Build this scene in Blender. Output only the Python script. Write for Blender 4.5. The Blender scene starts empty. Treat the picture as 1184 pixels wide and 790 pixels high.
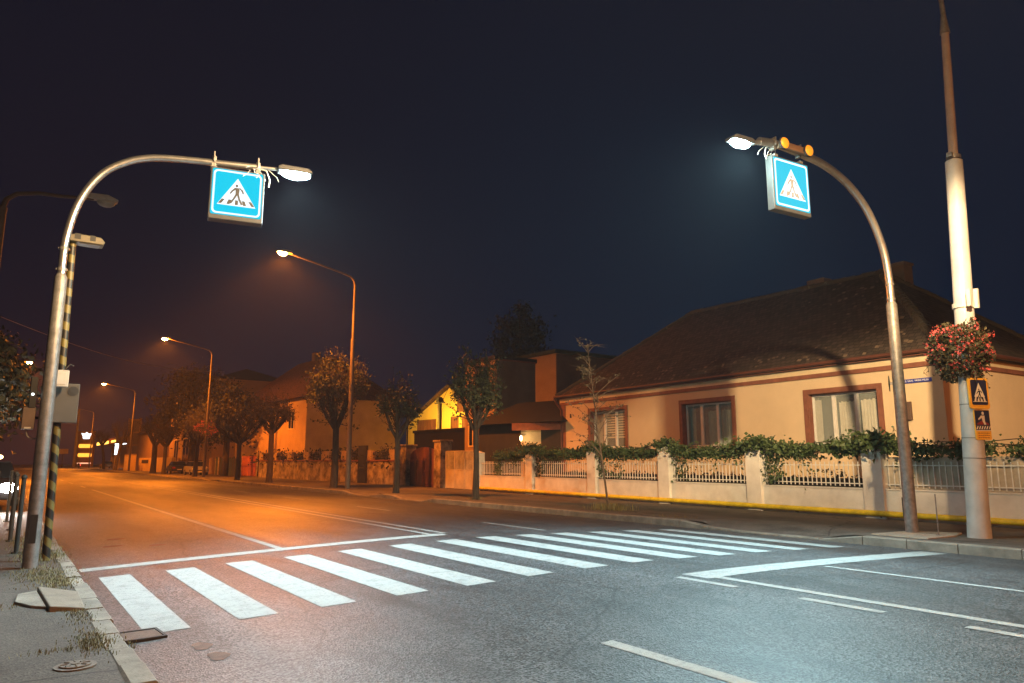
import bpy, bmesh, math, random
from mathutils import Vector, Matrix, noise
R = math.radians
rnd = random.Random(7)
SC = bpy.context.scene
COL = SC.collection

# ------------------------------------------------------------------ camera, world, exposure
cam_d = bpy.data.cameras.new('camera'); cam = bpy.data.objects.new('camera', cam_d); COL.objects.link(cam)
cam_d.sensor_width = 36; cam_d.lens = 820 / 1184 * 36; cam_d.clip_start = .05; cam_d.clip_end = 2500
cam.location = (0, 0, 1.65)
cam.rotation_euler = (R(90 + 9.553), 0, R(-35.449))
SC.camera = cam
W = bpy.data.worlds.new('World'); SC.world = W; W.use_nodes = True
wn = W.node_tree; bg = wn.nodes['Background']
tc = wn.nodes.new('ShaderNodeTexCoord'); sp = wn.nodes.new('ShaderNodeSeparateXYZ')
wn.links.new(tc.outputs['Generated'], sp.inputs[0])
def sky_ramp(c0, c1):
    rp = wn.nodes.new('ShaderNodeValToRGB'); wn.links.new(sp.outputs['Z'], rp.inputs[0])
    rp.color_ramp.elements[0].color = (*c0, 1); rp.color_ramp.elements[1].position = .75; rp.color_ramp.elements[1].color = (*c1, 1); return rp.outputs[0]
town = sky_ramp((.0082, .0054, .0125), (.0042, .0055, .0135)); dark = sky_ramp((.0022, .0074, .0215), (.0022, .0068, .0180))
az = wn.nodes.new('ShaderNodeMapRange'); az.interpolation_type = 'SMOOTHSTEP'; az.inputs[1].default_value = .05; az.inputs[2].default_value = .85; wn.links.new(sp.outputs['X'], az.inputs[0])
sm = wn.nodes.new('ShaderNodeMix'); sm.data_type = 'RGBA'; wn.links.new(az.outputs[0], sm.inputs[0]); wn.links.new(town, sm.inputs[6]); wn.links.new(dark, sm.inputs[7])
wn.links.new(sm.outputs[2], bg.inputs[0]); bg.inputs[1].default_value = 1.0
SC.view_settings.view_transform = 'Standard'; SC.view_settings.look = 'None'
SC.view_settings.gamma = 1; SC.view_settings.exposure = 0; SC.view_settings.use_curve_mapping = False
SC.cycles.use_denoising = True
SC.cycles.max_bounces = 6; SC.cycles.diffuse_bounces = 3; SC.cycles.volume_bounces = 0
SC.cycles.transparent_max_bounces = 8
SC.cycles.sample_clamp_indirect = 4
SODIUM = (1.0, .22, .010); SODIUM_NEAR = (1.0, .68, .34); LED = (.70, .92, 1.0); LED_R = (.53, .90, 1.0)
P_LED = 4000; P_LED_R = 6800; P_NEAR = 38000; P_SOD = 28000; HAZE = .0005

# ------------------------------------------------------------------ materials
MATS = {}
def mat(name, col, rough=.7, var=.25, scale=3.0, bump=.0, bscale=None, metal=0., spec=None, emit=None, estr=0., detail=4., stretch=None, col2=None, contrast=(.3, .7)):
    if name in MATS: return MATS[name]
    m = bpy.data.materials.new(name); m.use_nodes = True; nt = m.node_tree; b = nt.nodes['Principled BSDF']
    b.inputs['Roughness'].default_value = rough; b.inputs['Metallic'].default_value = metal
    if spec is not None: b.inputs['Specular IOR Level'].default_value = spec
    t = nt.nodes.new('ShaderNodeTexCoord'); mp = nt.nodes.new('ShaderNodeMapping'); nt.links.new(t.outputs['Object'], mp.inputs[0])
    if stretch: mp.inputs['Scale'].default_value = stretch
    if var > 0:
        n = nt.nodes.new('ShaderNodeTexNoise'); n.inputs['Scale'].default_value = scale; n.inputs['Detail'].default_value = detail
        n.inputs['Roughness'].default_value = .65
        nt.links.new(mp.outputs[0], n.inputs[0])
        r = nt.nodes.new('ShaderNodeValToRGB'); nt.links.new(n.outputs[0], r.inputs[0])
        r.color_ramp.elements[0].position = contrast[0]; r.color_ramp.elements[1].position = contrast[1]
        c2 = col2 or tuple(min(1, c * (1 + var)) for c in col)
        r.color_ramp.elements[0].color = (*[c * (1 - var) for c in col], 1); r.color_ramp.elements[1].color = (*c2, 1)
        nt.links.new(r.outputs[0], b.inputs['Base Color'])
    else: b.inputs['Base Color'].default_value = (*col, 1)
    if bump > 0:
        n2 = nt.nodes.new('ShaderNodeTexNoise'); n2.inputs['Scale'].default_value = bscale or scale * 6; n2.inputs['Detail'].default_value = 5
        nt.links.new(mp.outputs[0], n2.inputs[0])
        bp = nt.nodes.new('ShaderNodeBump'); bp.inputs['Strength'].default_value = bump; bp.inputs['Distance'].default_value = .02
        nt.links.new(n2.outputs[0], bp.inputs['Height']); nt.links.new(bp.outputs[0], b.inputs['Normal'])
    if emit: b.inputs['Emission Color'].default_value = (*emit, 1); b.inputs['Emission Strength'].default_value = estr
    MATS[name] = m; return m

def asphalt_mat(name, base, patch, speck, rough=.6):
    m = bpy.data.materials.new(name); m.use_nodes = True; nt = m.node_tree; b = nt.nodes['Principled BSDF']
    t = nt.nodes.new('ShaderNodeTexCoord')
    def nz(s, d=3., st=None):
        n = nt.nodes.new('ShaderNodeTexNoise'); n.inputs['Scale'].default_value = s; n.inputs['Detail'].default_value = d
        if st:
            mp = nt.nodes.new('ShaderNodeMapping'); mp.inputs['Scale'].default_value = st; nt.links.new(t.outputs['Object'], mp.inputs[0]); nt.links.new(mp.outputs[0], n.inputs[0])
        else: nt.links.new(t.outputs['Object'], n.inputs[0])
        return n
    def ramp(src, p0, c0, p1, c1):
        r = nt.nodes.new('ShaderNodeValToRGB'); nt.links.new(src, r.inputs[0])
        r.color_ramp.elements[0].position = p0; r.color_ramp.elements[1].position = p1
        r.color_ramp.elements[0].color = (*c0, 1); r.color_ramp.elements[1].color = (*c1, 1); return r.outputs[0]
    def mul(a, c_):
        x = nt.nodes.new('ShaderNodeMix'); x.data_type = 'RGBA'; x.blend_type = 'MULTIPLY'; x.inputs[0].default_value = 1
        nt.links.new(a, x.inputs[6]); nt.links.new(c_, x.inputs[7]); return x.outputs[2]
    big = ramp(nz(.35, 6, (1.3, .25, 1)).outputs[0], .35, [c * (1 - patch) for c in base], .65, [c * (1 + patch) for c in base])
    mid = ramp(nz(2.2, 6).outputs[0], .3, (.8, .8, .8), .7, (1.12, 1.12, 1.12))
    v = nt.nodes.new('ShaderNodeTexVoronoi'); v.inputs['Scale'].default_value = 58; nt.links.new(t.outputs['Object'], v.inputs[0])
    bw = nt.nodes.new('ShaderNodeRGBToBW'); nt.links.new(v.outputs['Color'], bw.inputs[0])
    sp_ = ramp(bw.outputs[0], .25, (1 - speck,) * 3, .8, (1 + speck * 1.5,) * 3)
    trk = ramp(nz(1.0, 2, (.85, .02, 1)).outputs[0], .38, (.80, .80, .80), .62, (1.12, 1.12, 1.12))
    stain = ramp(nz(.9, 7, (1.6, .5, 1)).outputs[0], .30, (.55, .55, .55), .42, (1, 1, 1))
    cv = nt.nodes.new('ShaderNodeTexVoronoi'); cv.feature = 'DISTANCE_TO_EDGE'; cv.inputs['Scale'].default_value = .28
    wob = nt.nodes.new('ShaderNodeMix'); wob.data_type = 'RGBA'; wob.blend_type = 'ADD'; wob.inputs[0].default_value = .35
    nt.links.new(t.outputs['Object'], wob.inputs[6]); nt.links.new(nz(1.7, 6).outputs['Color'], wob.inputs[7]); nt.links.new(wob.outputs[2], cv.inputs[0])
    crk = ramp(cv.outputs['Distance'], .0015, (.35, .35, .35), .006, (1, 1, 1))
    nt.links.new(mul(mul(mul(mul(big, mid), sp_), mul(trk, stain)), crk), b.inputs['Base Color'])
    rr = nt.nodes.new('ShaderNodeMapRange'); rr.inputs[1].default_value = .35; rr.inputs[2].default_value = .65; rr.inputs[3].default_value = rough - .05; rr.inputs[4].default_value = rough + .07
    nt.links.new(nz(.5, 5, (1.2, .2, 1)).outputs[0], rr.inputs[0]); nt.links.new(rr.outputs[0], b.inputs['Roughness'])
    bp = nt.nodes.new('ShaderNodeBump'); bp.inputs['Strength'].default_value = .45; bp.inputs['Distance'].default_value = .008
    nt.links.new(v.outputs['Distance'], bp.inputs['Height']); nt.links.new(bp.outputs[0], b.inputs['Normal'])
    MATS[name] = m; return m

M_ASPH = asphalt_mat('asphalt', (.056, .057, .060), .24, .85, .5)
M_WALK = asphalt_mat('footway_asphalt', (.10, .085, .072), .25, .22, .8)
M_GROUND = mat('earth', (.05, .04, .03), .95, .4, 1.5)
M_KERB = mat('kerb_concrete', (.23, .20, .165), .85, .35, 2.5, .4, 30)
M_PAINT = mat('road_paint', (.27, .275, .265), .72, .16, 5.0, .2, 60, contrast=(.28, .5), col2=(.325, .33, .32), detail=9)
def wear(m):
    nt = m.node_tree; b = nt.nodes['Principled BSDF']; src = b.inputs['Base Color'].links[0].from_socket; t = nt.nodes.new('ShaderNodeTexCoord')
    def th(scale, st, p0, p1):
        mp = nt.nodes.new('ShaderNodeMapping'); mp.inputs['Scale'].default_value = st; nt.links.new(t.outputs['Object'], mp.inputs[0])
        n = nt.nodes.new('ShaderNodeTexNoise'); n.inputs['Scale'].default_value = scale; n.inputs['Detail'].default_value = 8; n.inputs['Roughness'].default_value = .7; nt.links.new(mp.outputs[0], n.inputs[0])
        r = nt.nodes.new('ShaderNodeMapRange'); r.inputs[1].default_value = p0; r.inputs[2].default_value = p1; nt.links.new(n.outputs[0], r.inputs[0]); return r.outputs[0]
    big = th(.7, (1, .35, 1), .40, .62); fine = th(26, (1, 1, 1), .34, .46)
    mx = nt.nodes.new('ShaderNodeMath'); mx.operation = 'MAXIMUM'; nt.links.new(fine, mx.inputs[0]); nt.links.new(big, mx.inputs[1])
    x = nt.nodes.new('ShaderNodeMix'); x.data_type = 'RGBA'; nt.links.new(mx.outputs[0], x.inputs[0]); x.inputs[6].default_value = (.13, .13, .13, 1); nt.links.new(src, x.inputs[7]); nt.links.new(x.outputs[2], b.inputs['Base Color'])
wear(M_PAINT)
M_GALV = mat('galvanised_steel', (.25, .24, .235), .5, .3, 9, .15, 60, metal=.5)
M_CHROME = mat('bright_steel', (.50, .49, .48), .34, .15, 6, metal=.9)
M_WHITEPOLE = mat('pale_painted_pole', (.47, .46, .455), .5, .16, 2.2, .1, 20)
M_CONCPOLE = mat('grey_pole', (.115, .095, .085), .6, .2, 3)
M_DARK = mat('dark_metal', (.035, .030, .028), .75, .3, 6)
M_GREY = mat('grey_plastic', (.20, .19, .18), .5, .2, 4)
M_LGREY = mat('light_plastic', (.52, .49, .45), .5, .12, 4)
M_BLACK = mat('black', (.012, .012, .012), .6, .2, 5)
M_YEL = mat('yellow_paint', (.62, .42, .03), .5, .25, 6)
M_PIPE = mat('yellow_pipe_paint', (.68, .52, .02), .45, .25, 4)
M_FENCE = mat('pale_render', (.66, .64, .60), .9, .17, 1.6, .25, 18, detail=8)
M_RAIL = mat('white_rail_paint', (.66, .64, .60), .5, .15, 8)
M_HOUSE = mat('apricot_render', (.60, .47, .31), .92, .07, .9, .18, 40, detail=7)
M_CREAM = mat('cream_render', (.62, .50, .32), .9, .1, 2)
M_BRICKRED = mat('red_brown_trim', (.20, .075, .045), .75, .25, 4)
M_WINFRAME = mat('white_window_frame', (.66, .66, .63), .4, .08, 5)
M_TRUNK = mat('bark', (.045, .034, .026), .95, .5, 8, .8, 14, stretch=(1, 1, .25))
M_TWIG = mat('twig_bark', (.10, .07, .048), .9, .3, 10)
def leafmat(n, c, c2): return mat(n, c, .6, .35, 2.5, col2=c2)
M_LEAF = leafmat('tree_leaf', (.034, .050, .018), (.062, .070, .028))
M_LEAF2 = leafmat('autumn_leaf', (.038, .036, .016), (.065, .055, .024))
M_VINE = leafmat('vine_leaf', (.032, .068, .018), (.075, .115, .035))
M_DLEAF = leafmat('dark_foliage', (.022, .028, .015), (.045, .045, .02))
M_GRASS = leafmat('grass_blade', (.16, .16, .06), (.30, .24, .10))
M_FLOWER = mat('red_petals', (.55, .06, .07), .6, .3, 30, col2=(.75, .14, .12))
M_STONE = mat('rough_plaster_stone', (.24, .19, .14), .95, .65, 1.4, .8, 7, detail=9, contrast=(.38, .6), col2=(.40, .33, .24))
M_TILE_DK = mat('dark_roof', (.022, .016, .014), .9, .4, 3)
M_TANWALL = mat('tan_wall', (.30, .20, .11), .92, .15, .6)
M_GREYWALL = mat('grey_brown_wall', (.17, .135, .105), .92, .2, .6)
M_YWALL = mat('yellow_wall', (.58, .42, .12), .9, .08, .6)
M_DKGLASS = mat('dark_window', (.012, .013, .014), .12, 0)
M_WOOD = mat('red_brown_wood', (.14, .045, .025), .7, .35, 3, .3, 20, stretch=(1, 1, .15))
M_ORGATE = mat('orange_red_sheet', (.42, .12, .05), .6, .2, 3)
M_SHEET = mat('weathered_sheet', (.30, .30, .29), .5, .45, 2.2, detail=8, metal=.2)
M_PALEGATE = mat('pale_sheet', (.46, .41, .33), .7, .2, 2)
M_CURTAIN = mat('curtain', (.50, .45, .36), .9, .12, 6)
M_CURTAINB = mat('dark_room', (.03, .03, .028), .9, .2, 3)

def glass_mat():
    m = bpy.data.materials.new('window_glass'); m.use_nodes = True; nt = m.node_tree
    b = nt.nodes['Principled BSDF']; b.inputs['Base Color'].default_value = (.72, .80, .76, 1); b.inputs['Roughness'].default_value = .03
    b.inputs['Alpha'].default_value = .28
    return m
M_GLASS = glass_mat()

def roof_mat(name, base, moss):
    m = bpy.data.materials.new(name); m.use_nodes = True; nt = m.node_tree; b = nt.nodes['Principled BSDF']
    t = nt.nodes.new('ShaderNodeTexCoord'); mp = nt.nodes.new('ShaderNodeMapping'); nt.links.new(t.outputs['UV'], mp.inputs[0])
    br = nt.nodes.new('ShaderNodeTexBrick'); br.inputs['Scale'].default_value = 1; br.inputs['Brick Width'].default_value = .2; br.inputs['Row Height'].default_value = .17
    br.inputs['Mortar Size'].default_value = .012; br.inputs['Bias'].default_value = 0
    br.inputs['Color1'].default_value = (*[c * .65 for c in base], 1); br.inputs['Color2'].default_value = (*[c * 1.5 for c in base], 1)
    br.inputs['Mortar'].default_value = (*[c * .3 for c in base], 1)
    nt.links.new(mp.outputs[0], br.inputs[0])
    n = nt.nodes.new('ShaderNodeTexNoise'); n.inputs['Scale'].default_value = 2.6; n.inputs['Detail'].default_value = 9; n.inputs['Roughness'].default_value = .75
    nt.links.new(t.outputs['Object'], n.inputs[0])
    r = nt.nodes.new('ShaderNodeValToRGB'); r.color_ramp.elements[0].position = .58; r.color_ramp.elements[1].position = .68
    nt.links.new(n.outputs[0], r.inputs[0])
    x = nt.nodes.new('ShaderNodeMix'); x.data_type = 'RGBA'; nt.links.new(r.outputs[0], x.inputs[0]); nt.links.new(br.outputs[0], x.inputs[6]); x.inputs[7].default_value = (*moss, 1)
    nt.links.new(x.outputs[2], b.inputs['Base Color']); b.inputs['Roughness'].default_value = .9
    bp = nt.nodes.new('ShaderNodeBump'); bp.inputs['Strength'].default_value = .9; bp.inputs['Distance'].default_value = .03
    nt.links.new(br.outputs['Fac'], bp.inputs['Height']); bp.invert = True; nt.links.new(bp.outputs[0], b.inputs['Normal'])
    MATS[name] = m; return m
M_ROOF = roof_mat('old_clay_tiles', (.052, .037, .029), (.085, .075, .05))
M_ROOF2 = roof_mat('brown_clay_tiles', (.10, .050, .032), (.08, .06, .04))
def emat(n, c, s): return mat(n, (.004, .004, .004), .9, 0, emit=c, estr=s, spec=0)
E_LED = emat('led_lens', (.62, 1, .92), 650); E_SOD = emat('sodium_lens', (1, .40, .05), 900)
E_SODFAR = emat('far_sodium_lens', (1, .6, .2), 90)

# ------------------------------------------------------------------ mesh helpers
class MB:
    def __init__(s): s.v = []; s.f = []; s.m = []; s.uv = None
    def add(s, vs, fs, mi=0):
        o = len(s.v); s.v += [tuple(x) for x in vs]; s.f += [tuple(i + o for i in f) for f in fs]; s.m += [mi] * len(fs); return s
    def box(s, x0, x1, y0, y1, z0, z1, mi=0):
        return s.add([(x0, y0, z0), (x1, y0, z0), (x1, y1, z0), (x0, y1, z0), (x0, y0, z1), (x1, y0, z1), (x1, y1, z1), (x0, y1, z1)],
                     [(0, 3, 2, 1), (4, 5, 6, 7), (0, 1, 5, 4), (1, 2, 6, 5), (2, 3, 7, 6), (3, 0, 4, 7)], mi)
    def tube(s, pts, rad, n=12, mi=0, cap=True):
        pts = [Vector(p) for p in pts]
        if not isinstance(rad, (list, tuple)): rad = [rad] * len(pts)
        vs = []; fs = []; up = None
        for i, p in enumerate(pts):
            d = (pts[min(i + 1, len(pts) - 1)] - pts[max(i - 1, 0)])
            d = d.normalized() if d.length > 1e-9 else Vector((0, 0, 1))
            if up is None: up = Vector((1, 0, 0)) if abs(d.x) < .8 else Vector((0, 1, 0))
            a = (up - d * up.dot(d)).normalized(); up = a; b = d.cross(a)
            for k in range(n):
                t = 2 * math.pi * k / n; vs.append(p + (a * math.cos(t) + b * math.sin(t)) * rad[i])
        for i in range(len(pts) - 1):
            for k in range(n):
                fs.append((i * n + k, i * n + (k + 1) % n, (i + 1) * n + (k + 1) % n, (i + 1) * n + k))
        if cap: fs += [tuple(range(n - 1, -1, -1)), tuple(range((len(pts) - 1) * n, len(pts) * n))]
        return s.add(vs, fs, mi)
    def prism(s, poly, mp, d0, d1, mi=0):
        """poly: list of (a,b); mp(a,b,d) -> xyz"""
        n = len(poly); vs = [mp(a, b, d0) for a, b in poly] + [mp(a, b, d1) for a, b in poly]
        fs = [tuple(range(n)), tuple(range(2 * n - 1, n - 1, -1))] + [(i, i + n, (i + 1) % n + n, (i + 1) % n) for i in range(n)]
        return s.add(vs, fs, mi)
    def ellipsoid(s, c, r, nu=10, nv=7, mi=0):
        vs = []; fs = []
        for j in range(nv + 1):
            ph = math.pi * j / nv
            for i in range(nu):
                th = 2 * math.pi * i / nu
                vs.append((c[0] + r[0] * math.sin(ph) * math.cos(th), c[1] + r[1] * math.sin(ph) * math.sin(th), c[2] + r[2] * math.cos(ph)))
        for j in range(nv):
            for i in range(nu): fs.append((j * nu + i, (j + 1) * nu + i, (j + 1) * nu + (i + 1) % nu, j * nu + (i + 1) % nu))
        return s.add(vs, fs, mi)
    def leaf(s, p, size, rg, mi=0, droop=0., aspect=.62):
        d = Vector((rg.gauss(0, 1), rg.gauss(0, 1), rg.gauss(0, 1) - droop)).normalized()
        a = d.orthogonal().normalized(); a = Matrix.Rotation(rg.uniform(0, 6.28), 3, d) @ a; nrm = d.cross(a)
        p = Vector(p); w = size * aspect * .5
        vs = [p, p + d * size * .45 + a * w + nrm * w * .4, p + d * size, p + d * size * .45 - a * w + nrm * w * .4]
        return s.add(vs, [(0, 1, 2), (0, 2, 3)], mi)
    def build(s, name, mats, parent=None, smooth=False, bevel=0., loc=None, uvfn=None):
        me = bpy.data.meshes.new(name); me.from_pydata(s.v, [], s.f)
        if not isinstance(mats, (list, tuple)): mats = [mats]
        for m in mats: me.materials.append(m)
        for p, mi in zip(me.polygons, s.m): p.material_index = mi
        bm = bmesh.new(); bm.from_mesh(me); bmesh.ops.recalc_face_normals(bm, faces=bm.faces)
        bm.to_mesh(me); bm.free()
        if smooth:
            for p in me.polygons: p.use_smooth = True
            try: me.set_sharp_from_angle(angle=R(40))
            except Exception: pass
        if uvfn:
            uv = me.uv_layers.new(name='UVMap')
            for p in me.polygons:
                for li in p.loop_indices:
                    uv.data[li].uv = uvfn(me.vertices[me.loops[li].vertex_index].co, p.normal)
        o = bpy.data.objects.new(name, me); COL.objects.link(o)
        if parent: o.parent = parent
        if loc: o.location = loc
        if bevel > 0:
            b = o.modifiers.new('bevel', 'BEVEL'); b.width = bevel; b.segments = 2; b.limit_method = 'ANGLE'
        return o
def tag(o, label=None, cat=None, group=None, kind=None):
    if label: o['label'] = label
    if cat: o['category'] = cat
    if group: o['group'] = group
    if kind: o['kind'] = kind
    return o
def thing(name, label, cat, loc=(0, 0, 0), rz=0., group=None):
    o = bpy.data.objects.new(name, None); COL.objects.link(o); o.location = loc; o.rotation_euler = (0, 0, rz); o.empty_display_size = .3
    return tag(o, label, cat, group)
def struct(o, label=None): return tag(o, label, kind='structure')
def clone(root, loc, rz, label, scale=1.):
    def rec(o, par):
        c = o.copy(); COL.objects.link(c)
        if par: c.parent = par
        for ch in list(o.children): rec(ch, c)
        return c
    r = rec(root, None); r.location = loc; r.rotation_euler = (0, 0, rz); r.scale = (scale,) * 3; r['label'] = label; return r
def spot(name, parent, loc, power, color, size=150, blend=.6, rad=.12, rot=(0, 0, 0)):
    l = bpy.data.lights.new(name, 'SPOT'); l.energy = power; l.color = color; l.spot_size = R(size); l.spot_blend = blend; l.shadow_soft_size = rad
    o = bpy.data.objects.new(name, l); COL.objects.link(o); o.location = loc; o.rotation_euler = rot
    if parent: o.parent = parent
    return o
def street_light(name, parent, loc, power, color, rad=.14, nadir=.3):
    """a road luminaire: little straight down, most of it thrown out low to the sides"""
    l = bpy.data.lights.new(name, 'POINT'); l.energy = power; l.color = color; l.shadow_soft_size = rad; l.use_nodes = True; nt = l.node_tree
    em = nt.nodes['Emission']; t = nt.nodes.new('ShaderNodeTexCoord'); x = nt.nodes.new('ShaderNodeSeparateXYZ'); nt.links.new(t.outputs['Normal'], x.inputs[0])
    a = nt.nodes.new('ShaderNodeMath'); a.operation = 'MULTIPLY_ADD'; a.inputs[1].default_value = SGN * .5; a.inputs[2].default_value = .5; nt.links.new(x.outputs[2], a.inputs[0])
    r = nt.nodes.new('ShaderNodeValToRGB'); nt.links.new(a.outputs[0], r.inputs[0]); r.color_ramp.elements[0].position = 0; r.color_ramp.elements[0].color = (nadir,) * 3 + (1,)
    for p, v in (((.12, .8), (.2, 1), (.265, .5), (.32, .34), (.385, .3), (.43, .1)) if nadir > .1 else ((.15, .04), (.24, .11), (.275, .42), (.305, 1), (.388, .95), (.404, .5), (.424, .1), (.47, .04))): e = r.color_ramp.elements.new(p); e.color = (v, v, v, 1)
    r.color_ramp.elements[-1].position = 1; r.color_ramp.elements[-1].color = (.02, .02, .02, 1)
    nt.links.new(r.outputs[0], em.inputs['Strength'])
    o = bpy.data.objects.new(name, l); COL.objects.link(o); o.location = loc; o.parent = parent; return o
SGN = 1
def arc(c, r, a0, a1, n, ax=0):
    """points in the x-z plane"""
    return [(c[0] + r * math.cos(R(a0 + (a1 - a0) * i / n)), 0, c[1] + r * math.sin(R(a0 + (a1 - a0) * i / n))) for i in range(n + 1)]

# ------------------------------------------------------------------ ground, road, footways
KL, KR = 1.03, 14.2
YA, YB = -60, 330
def crown(x):
    t = (x - (KL + KR) / 2) / ((KR - KL) / 2); return .19 * (1 - (t * t + .02) ** .66) if abs(t) < .97 else 0.
def strip(xs, ys, zf, name, m):
    b = MB(); vs = [(x, y, zf(x, y)) for y in ys for x in xs]; n = len(xs)
    fs = [(j * n + i, j * n + i + 1, (j + 1) * n + i + 1, (j + 1) * n + i) for j in range(len(ys) - 1) for i in range(n - 1)]
    return b.add(vs, fs).build(name, m, smooth=True)
def fr(a, b, n): return [a + (b - a) * i / n for i in range(n + 1)]
g = MB().add([(-280, -180, -.12), (320, -180, -.12), (320, 420, -.12), (-280, 420, -.12)], [(0, 1, 2, 3)]).build('ground', M_GROUND); struct(g)
struct(strip(fr(KL - .02, KR + .02, 26), [-60, 0, 5, 10, 20, 40, 80, 160, 330], lambda x, y: crown(x), 'road', M_ASPH))
DIP = [(8.7, 11.6), (26.2, 28.6), (31.2, 33.6), (60, 64)]
def dip(y):
    v = 1.
    for a, b in DIP:
        if a - .45 < y < b + .45:
            t = 0 if a < y < b else (a - y if y <= a else y - b) / .45
            v = min(v, .25 + .75 * t)
    return v
def zR(x, y):
    if x < KR + .9:
        t = max(0, (x - KR - .2) / .7); k = dip(y); return .17 * (k + (1 - k) * t) - .004
    return .166 - .026 * min(1, (x - KR - .9) / 4)
ysR = sorted(set(fr(-60, 0, 6) + fr(0, 40, 100) + fr(40, 330, 60)))
struct(strip([KR + .17, KR + .35, KR + .6, KR + .9, 16, 17.5, 19.5, 22], ysR, zR, 'pavement_right', M_WALK))
def zL(x, y): return .14 + .018 * noise.noise((x * 1.1, y * .8, 0)) * (1 if x < .75 else .2)
struct(strip(fr(-9, KL - .17, 44), sorted(set(fr(-60, 2, 8) + fr(2, 22, 120) + fr(22, 330, 60))), zL, 'pavement_left', M_WALK))
def kerb(x0, x1, hf, name, y0, y1, L=.95, wob=.012, seed=1):
    rg = random.Random(seed); b = MB(); y = y0
    while y < y1:
        l = L * rg.uniform(.9, 1.05); a = y + .008; e = y + l - .008; dx = rg.uniform(-wob, wob); h0, h1 = hf(a), hf(e); dz = rg.uniform(-wob, wob) * .7
        c = .02
        vs = []
        for yy, h in ((a, h0 + dz), (e, h1 + dz)):
            vs += [(x0 + dx, yy, -.1), (x1 + dx, yy, -.1), (x1 + dx, yy, h - c), (x1 + dx - c, yy, h), (x0 + dx + c, yy, h), (x0 + dx, yy, h - c)]
        b.add(vs, [(0, 1, 2, 3, 4, 5), (11, 10, 9, 8, 7, 6)] + [(i, i + 6, (i + 1) % 6 + 6, (i + 1) % 6) for i in range(6)]); y += l
        if y > 60: L = 3.
    return struct(b.build(name, M_KERB))
kerb(KR, KR + .2, lambda y: .17 * dip(y), 'kerb_right', -20, 325, .95, .006, 3)
kerb(KL - .19, KL, lambda y: .155, 'kerb_left', 2, 325, .62, .014, 5)

# painted markings: thin sheets that follow the crown
def marking(x0, x1, y0, y1, b, off=.005, n=None, skew=0.):
    n = n or max(1, int((x1 - x0) / .5)); xs = fr(x0, x1, n); ny = max(1, int((y1 - y0) / 12)); ys = fr(y0, y1, ny)
    k = n + 1
    b.add([(x, y + skew * x, crown(x) + off) for y in ys for x in xs], [(j * k + i, j * k + i + 1, (j + 1) * k + i + 1, (j + 1) * k + i) for j in range(ny) for i in range(n)])
zb = MB()
ZX = (1.30, 2.16, 3.02, 3.92, 4.85, 5.81, 6.78, 7.70, 8.63, 9.55, 10.55, 11.62, 12.78); rg = random.Random(17)
for i, x in enumerate(ZX): marking(x, x + .395 + .008 * i, 7.85 - .015 * i + rg.uniform(-.03, .03), 11.93 + .01 * i + rg.uniform(-.03, .03), zb, n=2)
struct(zb.build('zebra_crossing', M_PAINT))
ln = MB()
marking(1.15, 7.5, 12.75, 13.1, ln); marking(7.45, 13.95, 6.18, 6.62, ln)
marking(4.15, 4.28, 13.1, 45, ln, n=1)
for y in (49, 58, 67, 78, 90, 104): marking(4.15, 4.28, y, y + 3, ln, n=1)
for x in (7.2, 7.55): marking(x, x + .12, 13.1, 120, ln, n=1)
marking(7.58, 7.72, -20, 6.18, ln, n=1)
for y in (5.6, 3.85, 2.2, .5, -1.2, -3): marking(7.18, 7.3, y, y + .9, ln, n=1)
marking(4.33, 4.47, -5, 4.78, ln, n=1)
for y in (12.7, 20.4, 28.1, 36, 44, 52, 60, 70, 80): marking(9.86, 9.98, y, y + 2.5, ln, n=1)
marking(9.86, 9.98, -12, 6.1, ln, n=1)
struct(ln.build('road_markings', M_PAINT))
pt = MB()
M_PATCH = mat('rust_patch', (.16, .085, .06), .8, .4, 6)
for (x, y, w, h) in ((1.62, 7.05, .16, .3), (1.66, 6.62, .17, .3), (1.62, 5.45, .2, .5), (2.1, 17.2, .35, .35), (2.6, 15.4, .3, .3), (1.9, 15.9, .35, .3)):
    poly = [(x + w * .5 * math.cos(t) * (1 + .25 * math.sin(3 * t + x)), y + h * .5 * math.sin(t)) for t in fr(0, 2 * math.pi, 12)[:-1]]
    pt.add([(a, b_, crown(a) + .004) for a, b_ in poly], [tuple(range(12))])
struct(pt.build('road_patches', M_PATCH))

# left footway furniture in the ground
t = thing('drain_grate', 'rusty storm drain grate in the gutter at the zebra crossing corner', 'drain', (1.25, 7.62, .014), R(4))
b = MB(); b.box(-.19, .19, -.03, .0, -.02, .022); b.box(-.19, .19, .36, .39, -.02, .022); b.box(-.19, -.165, 0, .36, -.02, .022); b.box(.165, .19, 0, .36, -.02, .022); b.build('frame', M_DARK, t)
b = MB()
for i in range(9): b.box(-.165, .165, .02 + i * .038, .036 + i * .038, -.02, .016)
b.build('grating', M_GREY, t)
MB().box(-.163, .163, .002, .358, -.03, .006).build('pit', M_BLACK, t)
M_CAST = mat('cast_iron', (.15, .125, .10), .7, .3, 30)
t = thing('manhole_cover', 'small round iron cover set in the left pavement', 'manhole cover', (.60, 6.42, .15))
b = MB(); b.tube([(0, 0, -.02), (0, 0, .008)], .14, 28); b.build('rim', M_CAST, t)
b = MB(); b.tube([(0, 0, .0), (0, 0, .018)], .105, 28); b.tube([(0, 0, .018), (0, 0, .024)], .03, 12)
for i in range(8): a = i * math.pi / 4; b.tube([(.05 * math.cos(a), .05 * math.sin(a), .02), (.095 * math.cos(a), .095 * math.sin(a), .02)], .006, 6)
b.build('lid', M_CAST, t)
b = MB()
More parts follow.
